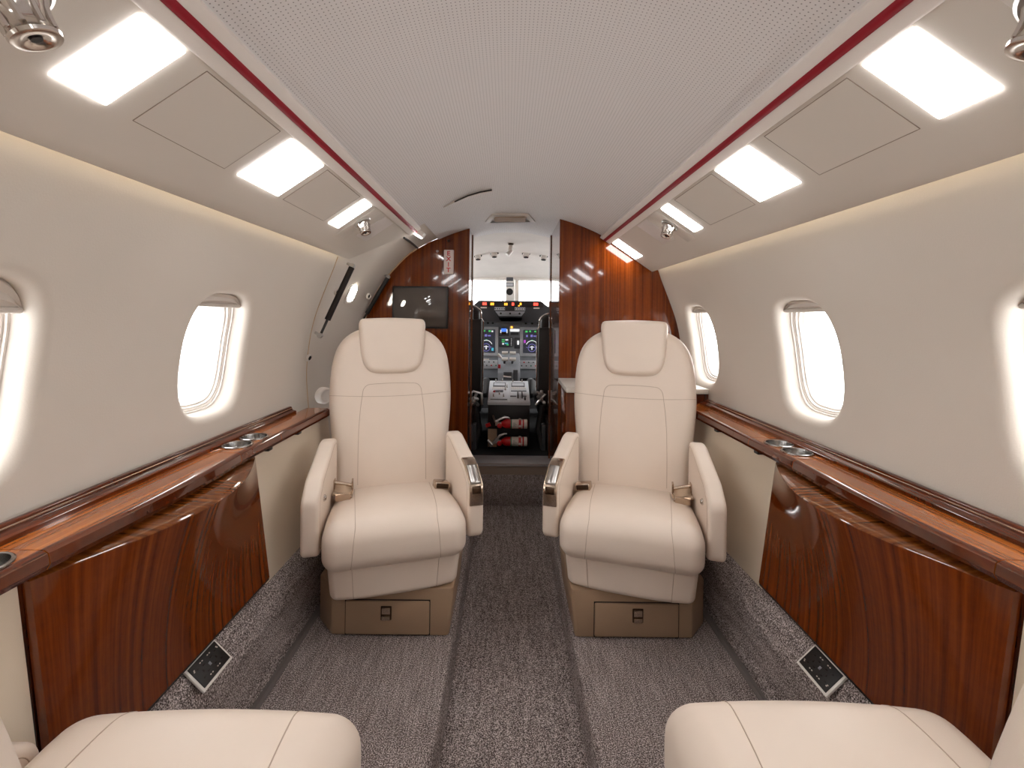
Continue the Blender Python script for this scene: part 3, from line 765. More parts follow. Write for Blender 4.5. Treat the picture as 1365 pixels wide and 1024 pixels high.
def resample(half, n):
    """closed symmetric outline from a half outline (x>=0, bottom -> top), smooth"""
    pts = [Vector(p) for p in half]
    # catmull along the half curve
    d = []
    for i in range(len(pts)-1):
        p0 = pts[max(i-1, 0)] if i > 0 else Vector((-pts[1].x, pts[1].y)) if pts[0].x == 0 else pts[0]
        p1, p2 = pts[i], pts[i+1]; p3 = pts[i+2] if i+2 < len(pts) else (Vector((-pts[i].x, pts[i].y)) if pts[i+1].x == 0 else pts[i+1])
        for k in range(12):
            t = k/12; d.append(.5*((2*p1) + (p2-p0)*t + (2*p0-5*p1+4*p2-p3)*t*t + (3*p1-p0-3*p2+p3)*t**3))
    d.append(pts[-1])
    L = [0]
    for a, b in zip(d, d[1:]): L.append(L[-1] + (b-a).length)
    out = []
    for i in range(n+1):
        t = L[-1]*i/n; k = max(j for j in range(len(L)) if L[j] <= t+1e-12); k = min(k, len(d)-2)
        f = (t-L[k])/max(L[k+1]-L[k], 1e-9); out.append(d[k].lerp(d[k+1], f))
    right = [(p.x, p.y) for p in out]; left = [(-x, y) for x, y in right[::-1]]
    res = right + [q for q in left if q[0] < -1e-6]
    return res
class Pillow:
    def __init__(s, outline, c, tf, tb, ef, crown=.0, eb=None):
        s.o = outline; s.c = c; s.tf = tf; s.tb = tb; s.ef = ef; s.eb = eb or ef; s.crown = crown
    def prof(s, dist, T, e):
        q = min(1, dist/e); return T*math.sqrt(max(0, 1-(1-q)**2))
    def radius(s, x, v):
        dx, dv = x-s.c[0], v-s.c[1]; L = math.hypot(dx, dv)
        if L < 1e-6: return 1, 0
        ux, uv = dx/L, dv/L; best = 1e9; n = len(s.o)
        for i in range(n):
            ax, av = s.o[i][0]-s.c[0], s.o[i][1]-s.c[1]; bx, bv = s.o[(i+1) % n][0]-s.c[0], s.o[(i+1) % n][1]-s.c[1]
            den = ux*(bv-av) - uv*(bx-ax)
            if abs(den) < 1e-12: continue
            t = (ax*(bv-av) - av*(bx-ax))/den; w = (ax*uv - av*ux)/den
            if t > 0 and -1e-6 <= w <= 1+1e-6: best = min(best, t)
        return best, L
    def front(s, x, v):
        R, L = s.radius(x, v); return s.prof(R-L, s.tf, s.ef) + s.crown*(1-min(1, L/R)**2)
    def mesh(s, mb, M):
        fr = [0, .012, .03, .055, .09, .13, .18, .25, .34, .45, .58, .72, .86]; n = len(s.o)
        for sg, T, e in ((1, s.tf, s.ef), (-1, s.tb, s.eb)):
            rows = []
            for f in fr:
                row = []
                for ox, ov in s.o:
                    L = math.hypot(ox-s.c[0], ov-s.c[1]); x = s.c[0]+(ox-s.c[0])*(1-f); v = s.c[1]+(ov-s.c[1])*(1-f)
                    t = s.prof(f*L, T, e) + (s.crown*(1-(1-f)**2) if sg > 0 else 0)
                    row.append(M(x, v, sg*t))
                rows.append(row)
            mb.grid(rows, True)
            o = len(mb.v); mb.v.append(tuple(M(s.c[0], s.c[1], sg*(T + (s.crown if sg > 0 else 0))))); base = o-n
            for i in range(n): mb.f.append((base+i, base+(i+1) % n, o)); mb.m.append(mb.cur)

def make_seat(mx):
    """mx=+1: inboard arm on +x (built facing -y).  mx=-1: mirrored."""
    root = empty('cabin_seat', (0, 0, 0)); mir = mx < 0; th = math.radians(16.5)*mx
    ups = []
    def part(name, mb, m, parent=None, up=True, **k):
        if name in ('armrest', 'stitching', 'control_plate', 'recess', 'release_lever', 'push_button'):
            mb.v = [(x - math.copysign(.085*(y+.21), x), y, z) for x, y, z in mb.v]
        o = finish(name, mb, m, None, mirror=mir, **k)
        o.parent = parent or root
        if up and parent is None: o.rotation_euler.z = th; ups.append(o)
        return o
    # pedestal base with chamfered outer block
    mb = MB(); pl = rpoly([(.225,-.155),(.225,.20),(-.15,.20),(-.235,.10),(-.235,-.08),(-.165,-.155)], .012, 3)
    pt = [(x*1.0 + (.014 if x > .2 else 0), y) for x, y in pl]
    n = len(pl); mb.add([(x, y, .001) for x, y in pl] + [(x, y, .16) for x, y in pt], [tuple(range(n))[::-1], tuple(range(n, 2*n))] + [(i, (i+1) % n, n+(i+1) % n, n+i) for i in range(n)])
    part('base', mb, taupe, up=False, bevel=.006, seg=2)
    mb = MB(); mb.box(-.118, .160, -.162, -.15, .008, .118); dr = part('drawer', mb, taupe, up=False, bevel=.004)
    mb = MB(); mb.box(-.1205, .1625, -.1562, -.153, .004, .1215); part('drawer_gap', mb, darkgap, dr)
    mb = MB(); mb.box(.0, .036, -.1655, -.161, .058, .104); lt = part('latch', mb, bronze, dr, bevel=.003)
    mb = MB(); mb.box(.004, .032, -.170, -.164, .060, .074); mb.box(.004, .032, -.167, -.164, .078, .100); part('latch_lever', mb, nickel, dr, bevel=.002)
    # swivel column
    mb = MB(); mb.lathe([(.15,.155),(.15,.20),(.13,.22)], Matrix.Translation((0, .02, 0)), 40); part('swivel', mb, taupe)
    # front skirt
    S = (.210, .20, .062); 
    def dsk(p):
        w = (p.z+S[2])/(2*S[2]); x = p.x*(.955+.055*w); y = p.y - .015 - .012*w + .02*(abs(p.x)/S[0])**3*(1 if p.y < 0 else 0); z = p.z + .225
        return Vector((x, y, z))
    mb = MB(); softbox(mb, S, .022, dsk, 8); sk = part('skirt', mb, leather)
    for sx in (-.135, .135):
        mb = MB(); mb.tube(seamline([(sx, -S[1], S[2]*(1-2*i/12)) for i in range(1, 13)], S, .022, dsk), .001, 6); part('seam', mb, seam_m, sk)
    # cushion
    S2 = (.2245, .222, .078)
    def dcu(p):
        w = (p.z+S2[2])/(2*S2[2]); f = (S2[1]-p.y)/(2*S2[1])        # f=1 at the front
        x = p.x*(.955 + .05*f); y = p.y - .033
        z = p.z + .347 + w*(-.052*(1-min(1, f*1.35))**1.2 + .014*(1-(p.x/S2[0])**2)) - .012*(1-w)*0
        y += -.018*w*max(0, f-.7)/.3*0
        if f > .8: z -= w*.012*((f-.8)/.2)**2; y -= .012*math.sin(w*PI)
        return Vector((x, y, z))
    mb = MB(); softbox(mb, S2, .052, dcu, 14); cu = part('seat_cushion', mb, leather)
    for sg in (-1, 1):
        mb = MB(); path = [(sg*(.150-.025*(i/24)), .19-.41*i/24, S2[2]) for i in range(25)] + [(sg*(.125+.012*i/14), -S2[1], S2[2]-2*S2[2]*i/14) for i in range(1, 15)]
        mb.tube(seamline(path, S2, .052, dcu), .001, 6); part('seam', mb, seam_m, cu)
    # backrest
    by, bz = .185, .30; tilt = math.radians(12.8); ct, st = math.cos(tilt), math.sin(tilt)
    def MBk(x, v, t):   # t toward the sitter (-y)
        return Vector((x, by + v*st - t*ct, bz + v*ct + t*st))
    half = [(0,0),(.10,.0),(.19,.002),(.215,.03),(.224,.15),(.236,.27),(.248,.38),(.2505,.46),(.247,.54),(.236,.61),(.212,.665),(.17,.705),(.11,.728),(0,.738)]
    PB = Pillow(resample(half, 56), (0, .38), .045, .06, .05, .008)
    mb = MB(); PB.mesh(mb, MBk); bk = part('backrest', mb, leather, smooth=60)
    mb = MB(); sm = lambda x, v: MBk(x, v, PB.front(x, v) + .0002)
    L = [(-.132,.09),(-.133,.2),(-.132,.30),(-.127,.38),(-.119,.445)]
    arc = [(-.119+.030*(1-math.cos(PI/2*i/6)), .445+.036*math.sin(PI/2*i/6)) for i in range(1, 7)]
    left = L + arc; cur = left + [(x, .481+.003*(1-(x/.09)**2)) for x in (-.07,-.035,0,.035,.07)] + [(-x, v) for x, v in left[::-1]]
    dense = []
    for (a0, b0), (a1, b1) in zip(cur, cur[1:]):
        for k in range(4): dense.append((a0+(a1-a0)*k/4, b0+(b1-b0)*k/4))
    dense.append(cur[-1]); mb.tube([sm(*q) for q in dense], .001, 6); part('seam', mb, seam_m, bk); mb = MB()
    mb.tube([sm(x/1000, .43 + .012*((x/245)**2)) for x in range(-249, 250, 6)], .0009, 6)
    part('seam', mb, seam_m, bk)
    hh = [(x*1.035, v) for x, v in [(0,.522),(.05,.523),(.087,.532),(.110,.556),(.1215,.592),(.1285,.64),(.132,.69),(.135,.732),(.130,.752),(.112,.760),(0,.765)]]
    PH = Pillow(resample(hh, 48), (0, .65), .030, .10, .022, .006, .04)
    mb = MB(); PH.mesh(mb, lambda x, v, t: MBk(x, v, t+.040)); part('headrest', mb, leather, bk, smooth=60)
    # arms
    arms = {}
    for sg, nm in ((1, 'armrest'), (-1, 'armrest')):
        pts = [(.13,.315,.03),(.13,.602,.03),(.065,.602,.05),(-.145,.540,.05),(-.212,.490,.045),(-.208,.310,.03)]
        pl = rpoly(pts, .03, 6)
        x0, x1 = .234*sg, .288*sg
        mb = MB(); mb.prism(pl, lambda a, b: Vector((x0, a, b)), lambda a, b: Vector((x1, a, b)))
        ar = part(nm, mb, leather, bevel=.012, seg=4, smooth=50, bang=50); arms[sg] = ar
        # stitch lines on both sides of the padded edge
        cy = sum(p[0] for p in pl)/len(pl); cz = sum(p[1] for p in pl)/len(pl)
        for xx in (x0, x1):
            mb = MB(); q = []
            for a, b in pl:
                dv = Vector((cy-a, cz-b)); dv = dv*(1 - .021/dv.length) if False else dv.normalized()*.021
                q.append(Vector((xx, a+dv.x, b+dv.y)))
            mb.tube(q, .0008, 5, closed=True); part('stitching', mb, seam_m, ar)
        if sg > 0:
            # metal control plate wrapped over the front top corner
            k0 = min(range(len(pl)), key=lambda i: (Vector(pl[i])-Vector((-.150,.545))).length)
            path = [(-.100,.5533),(-.120,.5474)] + [p for p in pl if p[0] < -.128 and p[1] > .445] + [(-.2108,.44),(-.2105,.425)]
            path = sorted(set(path), key=lambda p: -p[1] + p[0]*-.6)
            def off(i, o):
                a = Vector(path[max(i-1, 0)]); b = Vector(path[min(i+1, len(path)-1)]); t = (b-a).normalized(); nn = Vector((t.y, -t.x))
                if nn.x > 0: nn = -nn
                return Vector(path[i]) + nn*o
            mb = MB(); rows = []
            for i in range(len(path)):
                o1 = off(i, .004); o0 = off(i, -.004); rows.append([Vector((x0+.003*sg, o0.x, o0.y)), Vector((x0+.004*sg, o1.x, o1.y)), Vector((x1-.004*sg, o1.x, o1.y)), Vector((x1-.003*sg, o0.x, o0.y))])
            mb.grid(rows, True); mb.add(rows[0], [(0,1,2,3)]); mb.add(rows[-1], [(0,1,2,3)])
            part('control_plate', mb, nickel, ar, bevel=.002)
            iN = len(path)
            mb = MB(); rows = []
            for i in range(iN-6, iN-2):
                o1 = off(i, .0052); rows.append([Vector((x0+.012*sg, o1.x, o1.y)), Vector((x1-.012*sg, o1.x, o1.y))])
            mb.grid(rows); part('recess', mb, bronze, ar, solid=.002)
            mb = MB(); i = iN-7; rows = []
            for i in range(max(1, iN-12), iN-6):
                o1 = off(i, .007); rows.append([Vector((x0+.010*sg, o1.x, o1.y)), Vector((x1-.010*sg, o1.x, o1.y))])
            mb.grid(rows); part('release_lever', mb, steel, ar, solid=.004)
        else:
            c = Vector((x0+.001, -.13, .47)); mb = MB(); mb.lathe([(.011,-.001),(.011,.002),(.008,.003),(.0075,.006),(.002,.007)], Matrix.Translation(c) @ Matrix.Rotation(PI/2, 4, 'Y'), 24)
            part('push_button', mb, chrome, ar)
    # seat belt: webbing half on the outboard side with its adjuster, buckle inboard
    mb = MB(); rows = []
    strip = [(.10,.385),(.085,.410),(.055,.418),(.03,.402),(.0,.399),(-.02,.400)]
    for i, (y, z) in enumerate(strip):
        k = i/(len(strip)-1); rows.append([Vector((-.207, y+.01, z+.034-.004*k)), Vector((-.175, y+.004, z+.026)), Vector((-.148, y, z+.016))])
    mb.grid(rows); bl = part('belt_webbing', mb, tan_webbing, solid=.003)
    mb = MB(); mb.tube([(-.208, .062, .449), (-.15, .056, .436)], .008, 10); mb.box(-.150, -.144, .040, .068, .415, .458); mb.box(-.212, -.207, .044, .074, .425, .462)
    mb.tube([(-.21, -.012, .438), (-.146, -.018, .424)], .007, 8); mb.box(-.20, -.15, -.032, -.012, .415, .436); mb.tube([(-.147, .05, .42), (-.149, -.015, .418)], .004, 6); mb.tube([(-.2095, .055, .43), (-.2095, -.01, .43)], .004, 6); part('adjuster', mb, nickel, bl, weld=False)
    mb = MB(); mb.box(.148, .206, .0, .062, .404, .432, Matrix.Translation((.177,.03,.42)) @ Matrix.Rotation(.16, 4, 'Y') @ Matrix.Rotation(-.15, 4, 'X') @ Matrix.Translation((-.177,-.03,-.42)))
    bu = part('belt_buckle', mb, nickel, bevel=.006, seg=3)
    mb = MB(); mb.box(.154, .200, -.002, .004, .409, .427, Matrix.Translation((.177,.03,.42)) @ Matrix.Rotation(.16, 4, 'Y') @ Matrix.Rotation(-.15, 4, 'X') @ Matrix.Translation((-.177,-.03,-.42)))
    part('release_flap', mb, bronze, bu, bevel=.002)
    root['ups'] = 0
    return root, ups, arms
def copy_tree(o, parent=None):
    c = o.copy(); COL.objects.link(c); c.parent = parent
    for ch in list(o.children): copy_tree(ch, c)
    return c
sA, upsA, armA = make_seat(1); sB, upsB, armB = make_seat(-1)
for s_ in (sA, sB): del s_['ups']
SEATG = 'cream leather cabin seats'
def place(root, x, y, rz, label):
    root.location = (x, y, 0); root.rotation_euler.z = rz; tag(root, label, 'seat', SEATG)
fA, fB = copy_tree(sB), copy_tree(sA)          # near seats face forward (their inboard sides swap)
place(sA, -.437, 1.65, 0, 'upright cream leather seat in front of the monitor, swivelled toward the aisle')
place(sB, .431, 1.65, 0, 'upright cream leather seat in front of the white-topped counter, swivelled toward the aisle')
place(fA, -.462, .452, PI, 'nearest cream leather seat, only its cushion in view, on the monitor side')
place(fB, .446, .478, PI, 'nearest cream leather seat, only its cushion in view, on the counter side')
for f, sg in ((fA, 1), (fB, -1)):
    for ch in f.children:
        nm = ch.name.split('.')[0]
        if nm not in ('base', 'drawer'): ch.rotation_euler.z = math.radians(1.0)*sg
        if nm in ('seat_cushion', 'skirt', 'belt_webbing', 'belt_buckle', 'backrest'): ch.location.z += .036
        if nm == 'armrest': ch.location.z -= .29 if any(c.name.startswith('control_plate') for c in ch.children) else (.055 if sg > 0 else .095)
        if nm == 'armrest' and not any(c.name.startswith('control_plate') for c in ch.children): ch.location.y += .0 if sg > 0 else .03

# ------------------------------------------------------------------ cockpit
CF = .166
mb = MB(); mb.box(-.9, .9, 2.93, 4.6, .10, CF); struct(finish('floor_cockpit', mb, blackcarpet))
mb = MB(); N = 16; rows = []
for y, hc, w in ((2.93,.557,.50),(3.2,.545,.52),(3.5,.50,.54),(3.8,.43,.56),(4.02,.365,.58)):
    rows.append([Vector((w*1.35*(-1+2*i/N), y, EYE + hc - .30*(w*(-1+2*i/N))**2*1.8)) for i in range(N+1)])
mb.grid(rows)
struct(finish('ceiling_cockpit', mb, cockw, smooth=60), 'pale cockpit ceiling beyond the passage')
mb = MB()
for s in (-1, 1):
    mb.grid([[Vector((s*x, y, z)) for x, z in ((.62,CF),(.80,.5),(.84,.80),(.83,1.02))] for y in (2.93, 3.5, 4.5)])
    mb.grid([[Vector((s*x, y, z)) for x, z in ((.80,1.16),(.76,1.30),(.70,1.42),(.60,1.60))] for y in (2.93, 3.4)])
    mb.grid([[Vector((s*x, y, z)) for x, z in ((.83,1.0),(.82,1.1),(.80,1.18))] for y in (2.93, 3.3)])
struct(finish('wall_cockpit', mb, cockw, smooth=60))
mb = MB(); mb.box(-.95, .95, 4.45, 4.5, .1, 1.16); struct(finish('wall_nose', mb, glare))
# windshield frame: header beam and centre post with compass
mb = MB(); mb.box(-.75, .75, 4.02, 4.06, EYE+.335, EYE+.39); mb.tube([(-.6, 3.98, EYE+.352), (-.2, 3.97, EYE+.343), (.2, 3.97, EYE+.343), (.6, 3.98, EYE+.352)], .010, 8)
struct(finish('trim_5', mb, cockw, bevel=.004))
mb = MB(); mb.box(-.075, -.068, 4.03, 4.06, EYE+.12, EYE+.36); mb.box(.088, .095, 4.03, 4.06, EYE+.12, EYE+.36); mb.box(-.05, .07, 4.05, 4.08, EYE+.12, EYE+.36)
struct(finish('trim_6', mb, winfr))
mb = MB(); mb.add([(-.8,4.12,EYE+.05),(.8,4.12,EYE+.05),(.8,4.04,EYE+.37),(-.8,4.04,EYE+.37)], [(0,1,2,3)]); o = finish('window_%d' % (wn+1), mb, glass, solid=.006, origin=(0, 4.08, EYE+.2)); struct(o)
def px3(px, py, d): return Vector((CAMX + (px-677)*d/600, d, EYE - (py-424)*d/600))
# standby compass
a, b = px3(673.5, 400, 3.98), px3(686, 371, 3.98)
root = empty('standby_compass', ((a.x+b.x)/2, 3.98, a.z)); tag(root, 'white standby compass on the windshield centre post', 'compass')
mb = MB(); mb.box(a.x, b.x, 3.96, 4.03, a.z-.02, b.z); finish('case', mb, white, root, bevel=.01)
p = px3(679, 389, 3.957); mb = MB(); mb.lathe([(.030,-.004),(.030,.003),(.026,.004),(.001,.002)], Matrix.Translation(p) @ Matrix.Rotation(PI/2, 4, 'X'), 32); finish('dial', mb, black, root)
p = px3(679, 379.5, 3.957); mb = MB(); mb.box(p.x-.034, p.x+.034, 3.953, 3.962, p.z-.017, p.z+.017); finish('card', mb, pgrey3, root, bevel=.002)
mb = MB(); mb.box(p.x-.028, p.x+.028, 3.951, 3.956, p.z-.012, p.z+.012); finish('card_window', mb, pgrey2, root)
p = px3(679, 373.5, 3.93); mb = MB(); mb.box(p.x-.03, p.x+.03, 3.92, 3.96, p.z-.006, p.z+.025); tag(finish('mount_bracket', mb, pgrey3, origin=tuple(p), bevel=.004), 'small dark bracket above the standby compass', 'bracket')
# cockpit ceiling gaspers, dome light
def cz(x, y):
    tab = [(2.93,.557),(3.2,.545),(3.5,.50),(3.8,.43),(4.02,.365)]; return EYE + interp(tab, y) - .54*(x/1.35)**2
for px, py, lab in ((636, 345, 'outer silver ceiling outlet, first from the exit sign'), (658, 341.5, 'inner silver ceiling outlet, second from the exit sign'), (700.5, 341.5, 'inner silver ceiling outlet, third from the exit sign'), (724, 344.5, 'outer silver ceiling outlet, fourth from the exit sign')):
    d = 3.5
    for _ in range(20):
        x = CAMX+(px-677)*d/600
        zz = cz(x, d)-EYE-.022; d = max(3.0, min(3.95, d + .5*(zz*600/(424-py) - d)))
    c = Vector((CAMX+(px-677)*d/600, d, cz(CAMX+(px-677)*d/600, d)))
    mb = MB(); aim = Vector((-.4*(c.x), -.35, -1)).normalized(); M = Matrix.Translation(c) @ aim.to_track_quat('Z', 'Y').to_matrix().to_4x4()
    mb.lathe([(.034,-.005),(.034,.002),(.024,.004),(.023,.022),(.019,.034),(.012,.036)], M, 28); mb.cur = 1; mb.lathe([(.013,.0365),(.002,.0367)], M, 20)
    tag(finish('ceiling_outlet', mb, [chrome, black], origin=tuple(c)), lab, 'air vent', 'cockpit ceiling outlets')
d = 3.25; c = Vector((CAMX+(680-677)*d/600, d, cz(0, d)))
root = empty('cockpit_light', c); tag(root, 'small swivel reading lamp on the cockpit ceiling', 'light')
mb = MB(); mb.lathe([(.02,0),(.02,.008),(.012,.012)], Matrix.Translation(c) @ Matrix.Rotation(PI, 4, 'X'), 20); finish('base', mb, bronze, root)
mb = MB(); mb.tube([c + Vector((0,0,-.01)), c + Vector((-.008, -.01, -.05))], .013, 12); finish('stem', mb, winfr2, root)
mb = MB(); mb.tube([c + Vector((.004, -.01, -.05)), c + Vector((-.025, -.02, -.085))], [.015, .018], 12); finish('lamp_head', mb, white, root)

# glareshield + instrument panel
root = empty('instrument_panel', (0, 3.9, CF)); tag(root, 'grey instrument panel with lit displays under a black glareshield', 'instrument panel')
D = 3.70
def pr(poly, d0, d1, name, m, bev=.003, par=None):
    mb = MB(); n = len(poly); vs = [px3(x, y, d0) for x, y in poly]; mb.add(vs + [v + Vector((0, d1-d0, 0)) for v in vs], [tuple(range(n))[::-1], tuple(range(n, 2*n))] + [(i, (i+1) % n, n+(i+1) % n, n+i) for i in range(n)])
    return finish(name, mb, m, par or root, bevel=bev)
gs = pr([(595,430),(595,409),(630,408),(638,401),(721,401),(730,408),(770,409),(770,430)], D, D+.36, 'glareshield', glare, .004)
def rects(name, m, lst, d, par, th=.004, bev=0):
    mb = MB()
    for x0, y0, x1, y1 in lst:
        a, b = px3(x0, y1, d), px3(x1, y0, d); mb.box(a.x, b.x, d-th, d, a.z, b.z)
    return finish(name, mb, m, par, bevel=bev)
rects('annunciator_strip', black, [(640,402.8,724,409.5)], D, gs, .003)
rects('warning_light', e_red, [(643,403.5,645.6,407),(646,403.5,648.4,407)], D-.003, gs)
rects('warning_light', e_red, [(711,403.5,713.8,407),(714.2,403.5,717,407)], D-.003, gs)
rects('warning_light', e_red, [(682,403.6,685,407.2)], D-.003, gs)
rects('caution_light', e_amb, [(653.6,403.8,655.6,407.2),(656.2,403.8,658.2,407.2)], D-.003, gs)
rects('caution_light', e_amb, [(672,404,673.6,407.2),(674.4,404,676.2,407.2)], D-.003, gs)
rects('caution_light', e_amb, [(692.6,403.6,695,406.6),(690.6,406.8,692.6,408.4)], D-.003, gs)
rects('placard', labelw, [(640.5,409.6,648.8,411.4),(711,409.6,719,411.4)], D-.001, gs)
rects('switch_bank', pgrey2, [(659,409.8,673,413.6),(686,409.8,700,413.6)], D-.001, gs, .006)
mb = MB()
for x in list(range(660, 673, 3)) + list(range(687, 700, 3)):
    a = px3(x, 411.7, D-.008); mb.lathe([(.006,0),(.005,.005)], Matrix.Translation(a) @ Matrix.Rotation(PI/2, 4, 'X'), 10)
finish('knob', mb, pgrey3, gs)
mcp = pr([(660,415),(700,415),(695,421.5),(665,421.5)], D-.05, D+.1, 'mode_panel', pgrey, .003)
mb = MB()
for x in (667.5, 680, 692.5):
    a = px3(x, 418, D-.05); mb.lathe([(.009,-.002),(.008,.014),(.003,.015)], Matrix.Translation(a) @ Matrix.Rotation(PI/2, 4, 'X'), 14)
finish('knob', mb, black, mcp)
pr([(663,423),(698,423),(694,429),(668,429)], D+.0, D+.2, 'visor', glare, .003)
PD = 3.86
pn = pr([(600,424),(760,424),(760,504),(600,504)], PD, PD+.06, 'panel_board', pgrey, .003)
rects('recess_strip', glare, [(646,424,662,426)], PD-.001, pn)
for x0, x1 in ((640,661), (697,722)):
    o = rects('vent_row', pgrey, [(x0,427,x1,434)], PD-.004, pn, .01, .003)
    mb = MB()
    for k in range(3):
        a = px3(x0+4+k*(x1-x0-8)/2, 430.8, PD-.014); mb.lathe([(.010,0),(.008,.006)], Matrix.Translation(a) @ Matrix.Rotation(PI/2, 4, 'X'), 12)
    finish('knob', mb, black, o)
def efis(cx):
    x0, x1 = cx-12, cx+12
    fr = rects('display_unit', pgrey2, [(x0-4,436,x1+4,474.5)], PD-.001, pn, .010, .003)
    sc = rects('screen', lcd, [(x0,439.5,x1,470.5)], PD-.0105, pn, .003)
    def ph(x, y): return px3(x, y, PD-.0145)
    mb = MB(); mb.tube([ph(cx + 8.5*math.sin(t/10), 463 - 9*math.cos(t/10)) for t in range(-11, 12)], .0028, 5)
    finish('compass_arc', mb, e_wht, sc)
    mb = MB(); mb.tube([ph(cx + 5*math.sin(2*PI*t/24), 463.5 - 5*math.cos(2*PI*t/24)) for t in range(24)], .002, 5, closed=True); mb.tube([ph(cx-8, 463), ph(cx+8, 463)], .0015, 5)
    finish('range_ring', mb, e_pur, sc)
    rects('aircraft_symbol', e_wht, [(cx-3,462,cx+3,463),(cx-.7,461,cx+.7,466)], PD-.0138, sc, .001)
    rects('green_readout', e_grn, [(cx-9,440.6,cx-6,443),(cx-4,440.4,cx-1.5,442.4),(cx+3,440.6,cx+6,442.6),(cx-1,453,cx+1.2,454.4)], PD-.0138, sc, .001)
    rects('violet_readout', e_pur, [(cx-8,446.5,cx-5.6,449),(cx-2,446,cx+1,449),(cx+2,447,cx+6,448.6)], PD-.0138, sc, .001)
    rects('white_readout', e_wht, [(cx+7,441,cx+9,443)], PD-.0138, sc, .001)
    rects('magenta_readout', e_mag, [(cx-11,453,cx-8.4,457)], PD-.0138, sc, .001)
    rects('cyan_readout', e_cyn, [(cx+7,464,cx+10,468)], PD-.0138, sc, .001)
efis(648.5); efis(709.5)
o = rects('standby_display', pgrey3, [(665,436.5,678.5,448)], PD-.001, pn, .012, .004)
sc = rects('screen', lcd, [(667,438,676.8,446)], PD-.0125, pn, .002)
rects('sky_half', e_blu, [(668.4,437.9,675.4,442.4)], PD-.0142, sc, .001); rects('white_tape', e_wht, [(667.2,440,668.4,444),(675.4,439,676.6,444)], PD-.0142, sc, .001); rects('ground_half', bronze, [(668.4,442.4,675.4,446)], PD-.0142, sc, .001)
rects('placard', e_wht, [(680,438.5,692.6,442)], PD-.001, pn, .006, .002); rects('amber_lamp', e_amb, [(681,435,683.4,437.4)], PD-.002, pn, .006)
rects('readout', pgrey3, [(681,442.8,691.5,446.6)], PD-.001, pn, .008, .003)
o = rects('radio_display', pgrey3, [(665.6,449.8,684,462.5)], PD-.001, pn, .010, .003)
sc = rects('screen', lcd, [(668,451.2,679,460.8)], PD-.0105, pn, .002)
rects('green_readout', e_grn, [(669.2,452.4,673,453.6),(669.2,455,673,456.2),(675.6,459,678.4,460.4)], PD-.0122, sc, .001); rects('white_readout', e_wht, [(674,452.4,677.6,454),(670,457.4,672,459.6)], PD-.0122, sc, .001); rects('cyan_readout', e_cyn, [(673,457,677.6,458.6)], PD-.0122, sc, .001)
mb = MB()
for k in range(5):
    a = px3(682, 451.6+k*2.2, PD-.012); mb.lathe([(.006,0),(.005,.004)], Matrix.Translation(a) @ Matrix.Rotation(PI/2, 4, 'X'), 10)
finish('knob', mb, pgrey2, o)
o = rects('gear_panel', pgrey3, [(686,450,693.6,464.6)], PD-.001, pn, .008, .003); rects('gear_lever', e_wht, [(689.8,454,692.2,459.4)], PD-.009, o, .02, .002)
for x0, x1 in ((600,664), (690,760)):
    o = rects('lower_panel', pgrey2, [(x0,480.5,x1,491.5)], PD-.001, pn, .010, .002)
    mbs = {red: MB(), pgrey3: MB(), greenm: MB()}
    for k in range(20):
        x = x0+3+k*3.1
        if x > x1-2: break
        a = px3(x, 482.8 + (k % 2)*4.6, PD-.011); m = list(mbs.values())[0 if k % 5 == 2 else 2 if k % 7 == 5 else 1]
        m.lathe([(.007,0),(.006,.008)], Matrix.Translation(a) @ Matrix.Rotation(PI/2, 4, 'X'), 10)
    for mm, m in mbs.items():
        if m.v: finish('knob', m, mm, o)
rects('placard', labelw, [(644,478.6,652.6,480.2)], PD-.001, pn, .003)
pr([(600,493),(760,493),(760,530),(600,530)], PD+.1, PD+.4, 'footwell', black, 0)

# centre pedestal
root = empty('centre_pedestal', (CAMX+.013, 3.3, CF)); tag(root, 'centre pedestal with switches and throttle levers between the pilot seats', 'pedestal')
d0, d1 = 3.05, 3.42; z0, z1 = EYE-.569, EYE-.476
xl, xr = CAMX-.132, CAMX+.158
mb = MB(); mb.prism([(d0,CF+.001),(d0,z0-.018),(d1,z1-.018),(d1,CF+.001)], lambda a, b: Vector((xl+.003, a, b)), lambda a, b: Vector((xr-.003, a, b))); finish('body', mb, black, root, bevel=.006)
mb = MB(); mb.prism([(d0-.004,z0-.022),(d0-.004,z0),(d1,z1),(d1,z1-.02)], lambda a, b: Vector((xl, a, b)), lambda a, b: Vector((xr, a, b))); tp = finish('top_panel', mb, pgrey2, root, bevel=.004)
def T(u, v, l=0): return Vector((xl+(xr-xl)*u, d0+(d1-d0)*v, z0+(z1-z0)*v+l))
def tbox(mb, u0, u1, v0, v1, l0, l1):
    P = [T(u, v, l) for l in (l0, l1) for u, v in ((u0,v0),(u1,v0),(u1,v1),(u0,v1))]; mb.add(P, [(0,1,2,3),(4,5,6,7),(0,1,5,4),(1,2,6,5),(2,3,7,6),(3,0,4,7)])
mb = MB(); tbox(mb, .03,.47,.02,.96,.0,.004); tbox(mb, .52,.97,.02,.96,0,.004); finish('control_unit', mb, pgrey2, tp, bevel=.002)
mb = MB(); tbox(mb, .10,.42,.66,.86,.004,.006); tbox(mb, .56,.90,.66,.86,.004,.006); tbox(mb, .13,.36,.40,.48,.004,.007); tbox(mb, .55,.93,.44,.47,.004,.007); tbox(mb, .06,.46,.06,.09,.004,.006); tbox(mb, .53,.68,.20,.24,.004,.006); tbox(mb, .80,.92,.20,.24,.004,.006); finish('dark_slots', mb, pgrey3, tp)
mb = MB(); tbox(mb, .12,.40,.70,.82,.006,.008); tbox(mb, .58,.88,.70,.82,.006,.008); finish('lcd_window', mb, pgrey2, tp)
mb = MB()
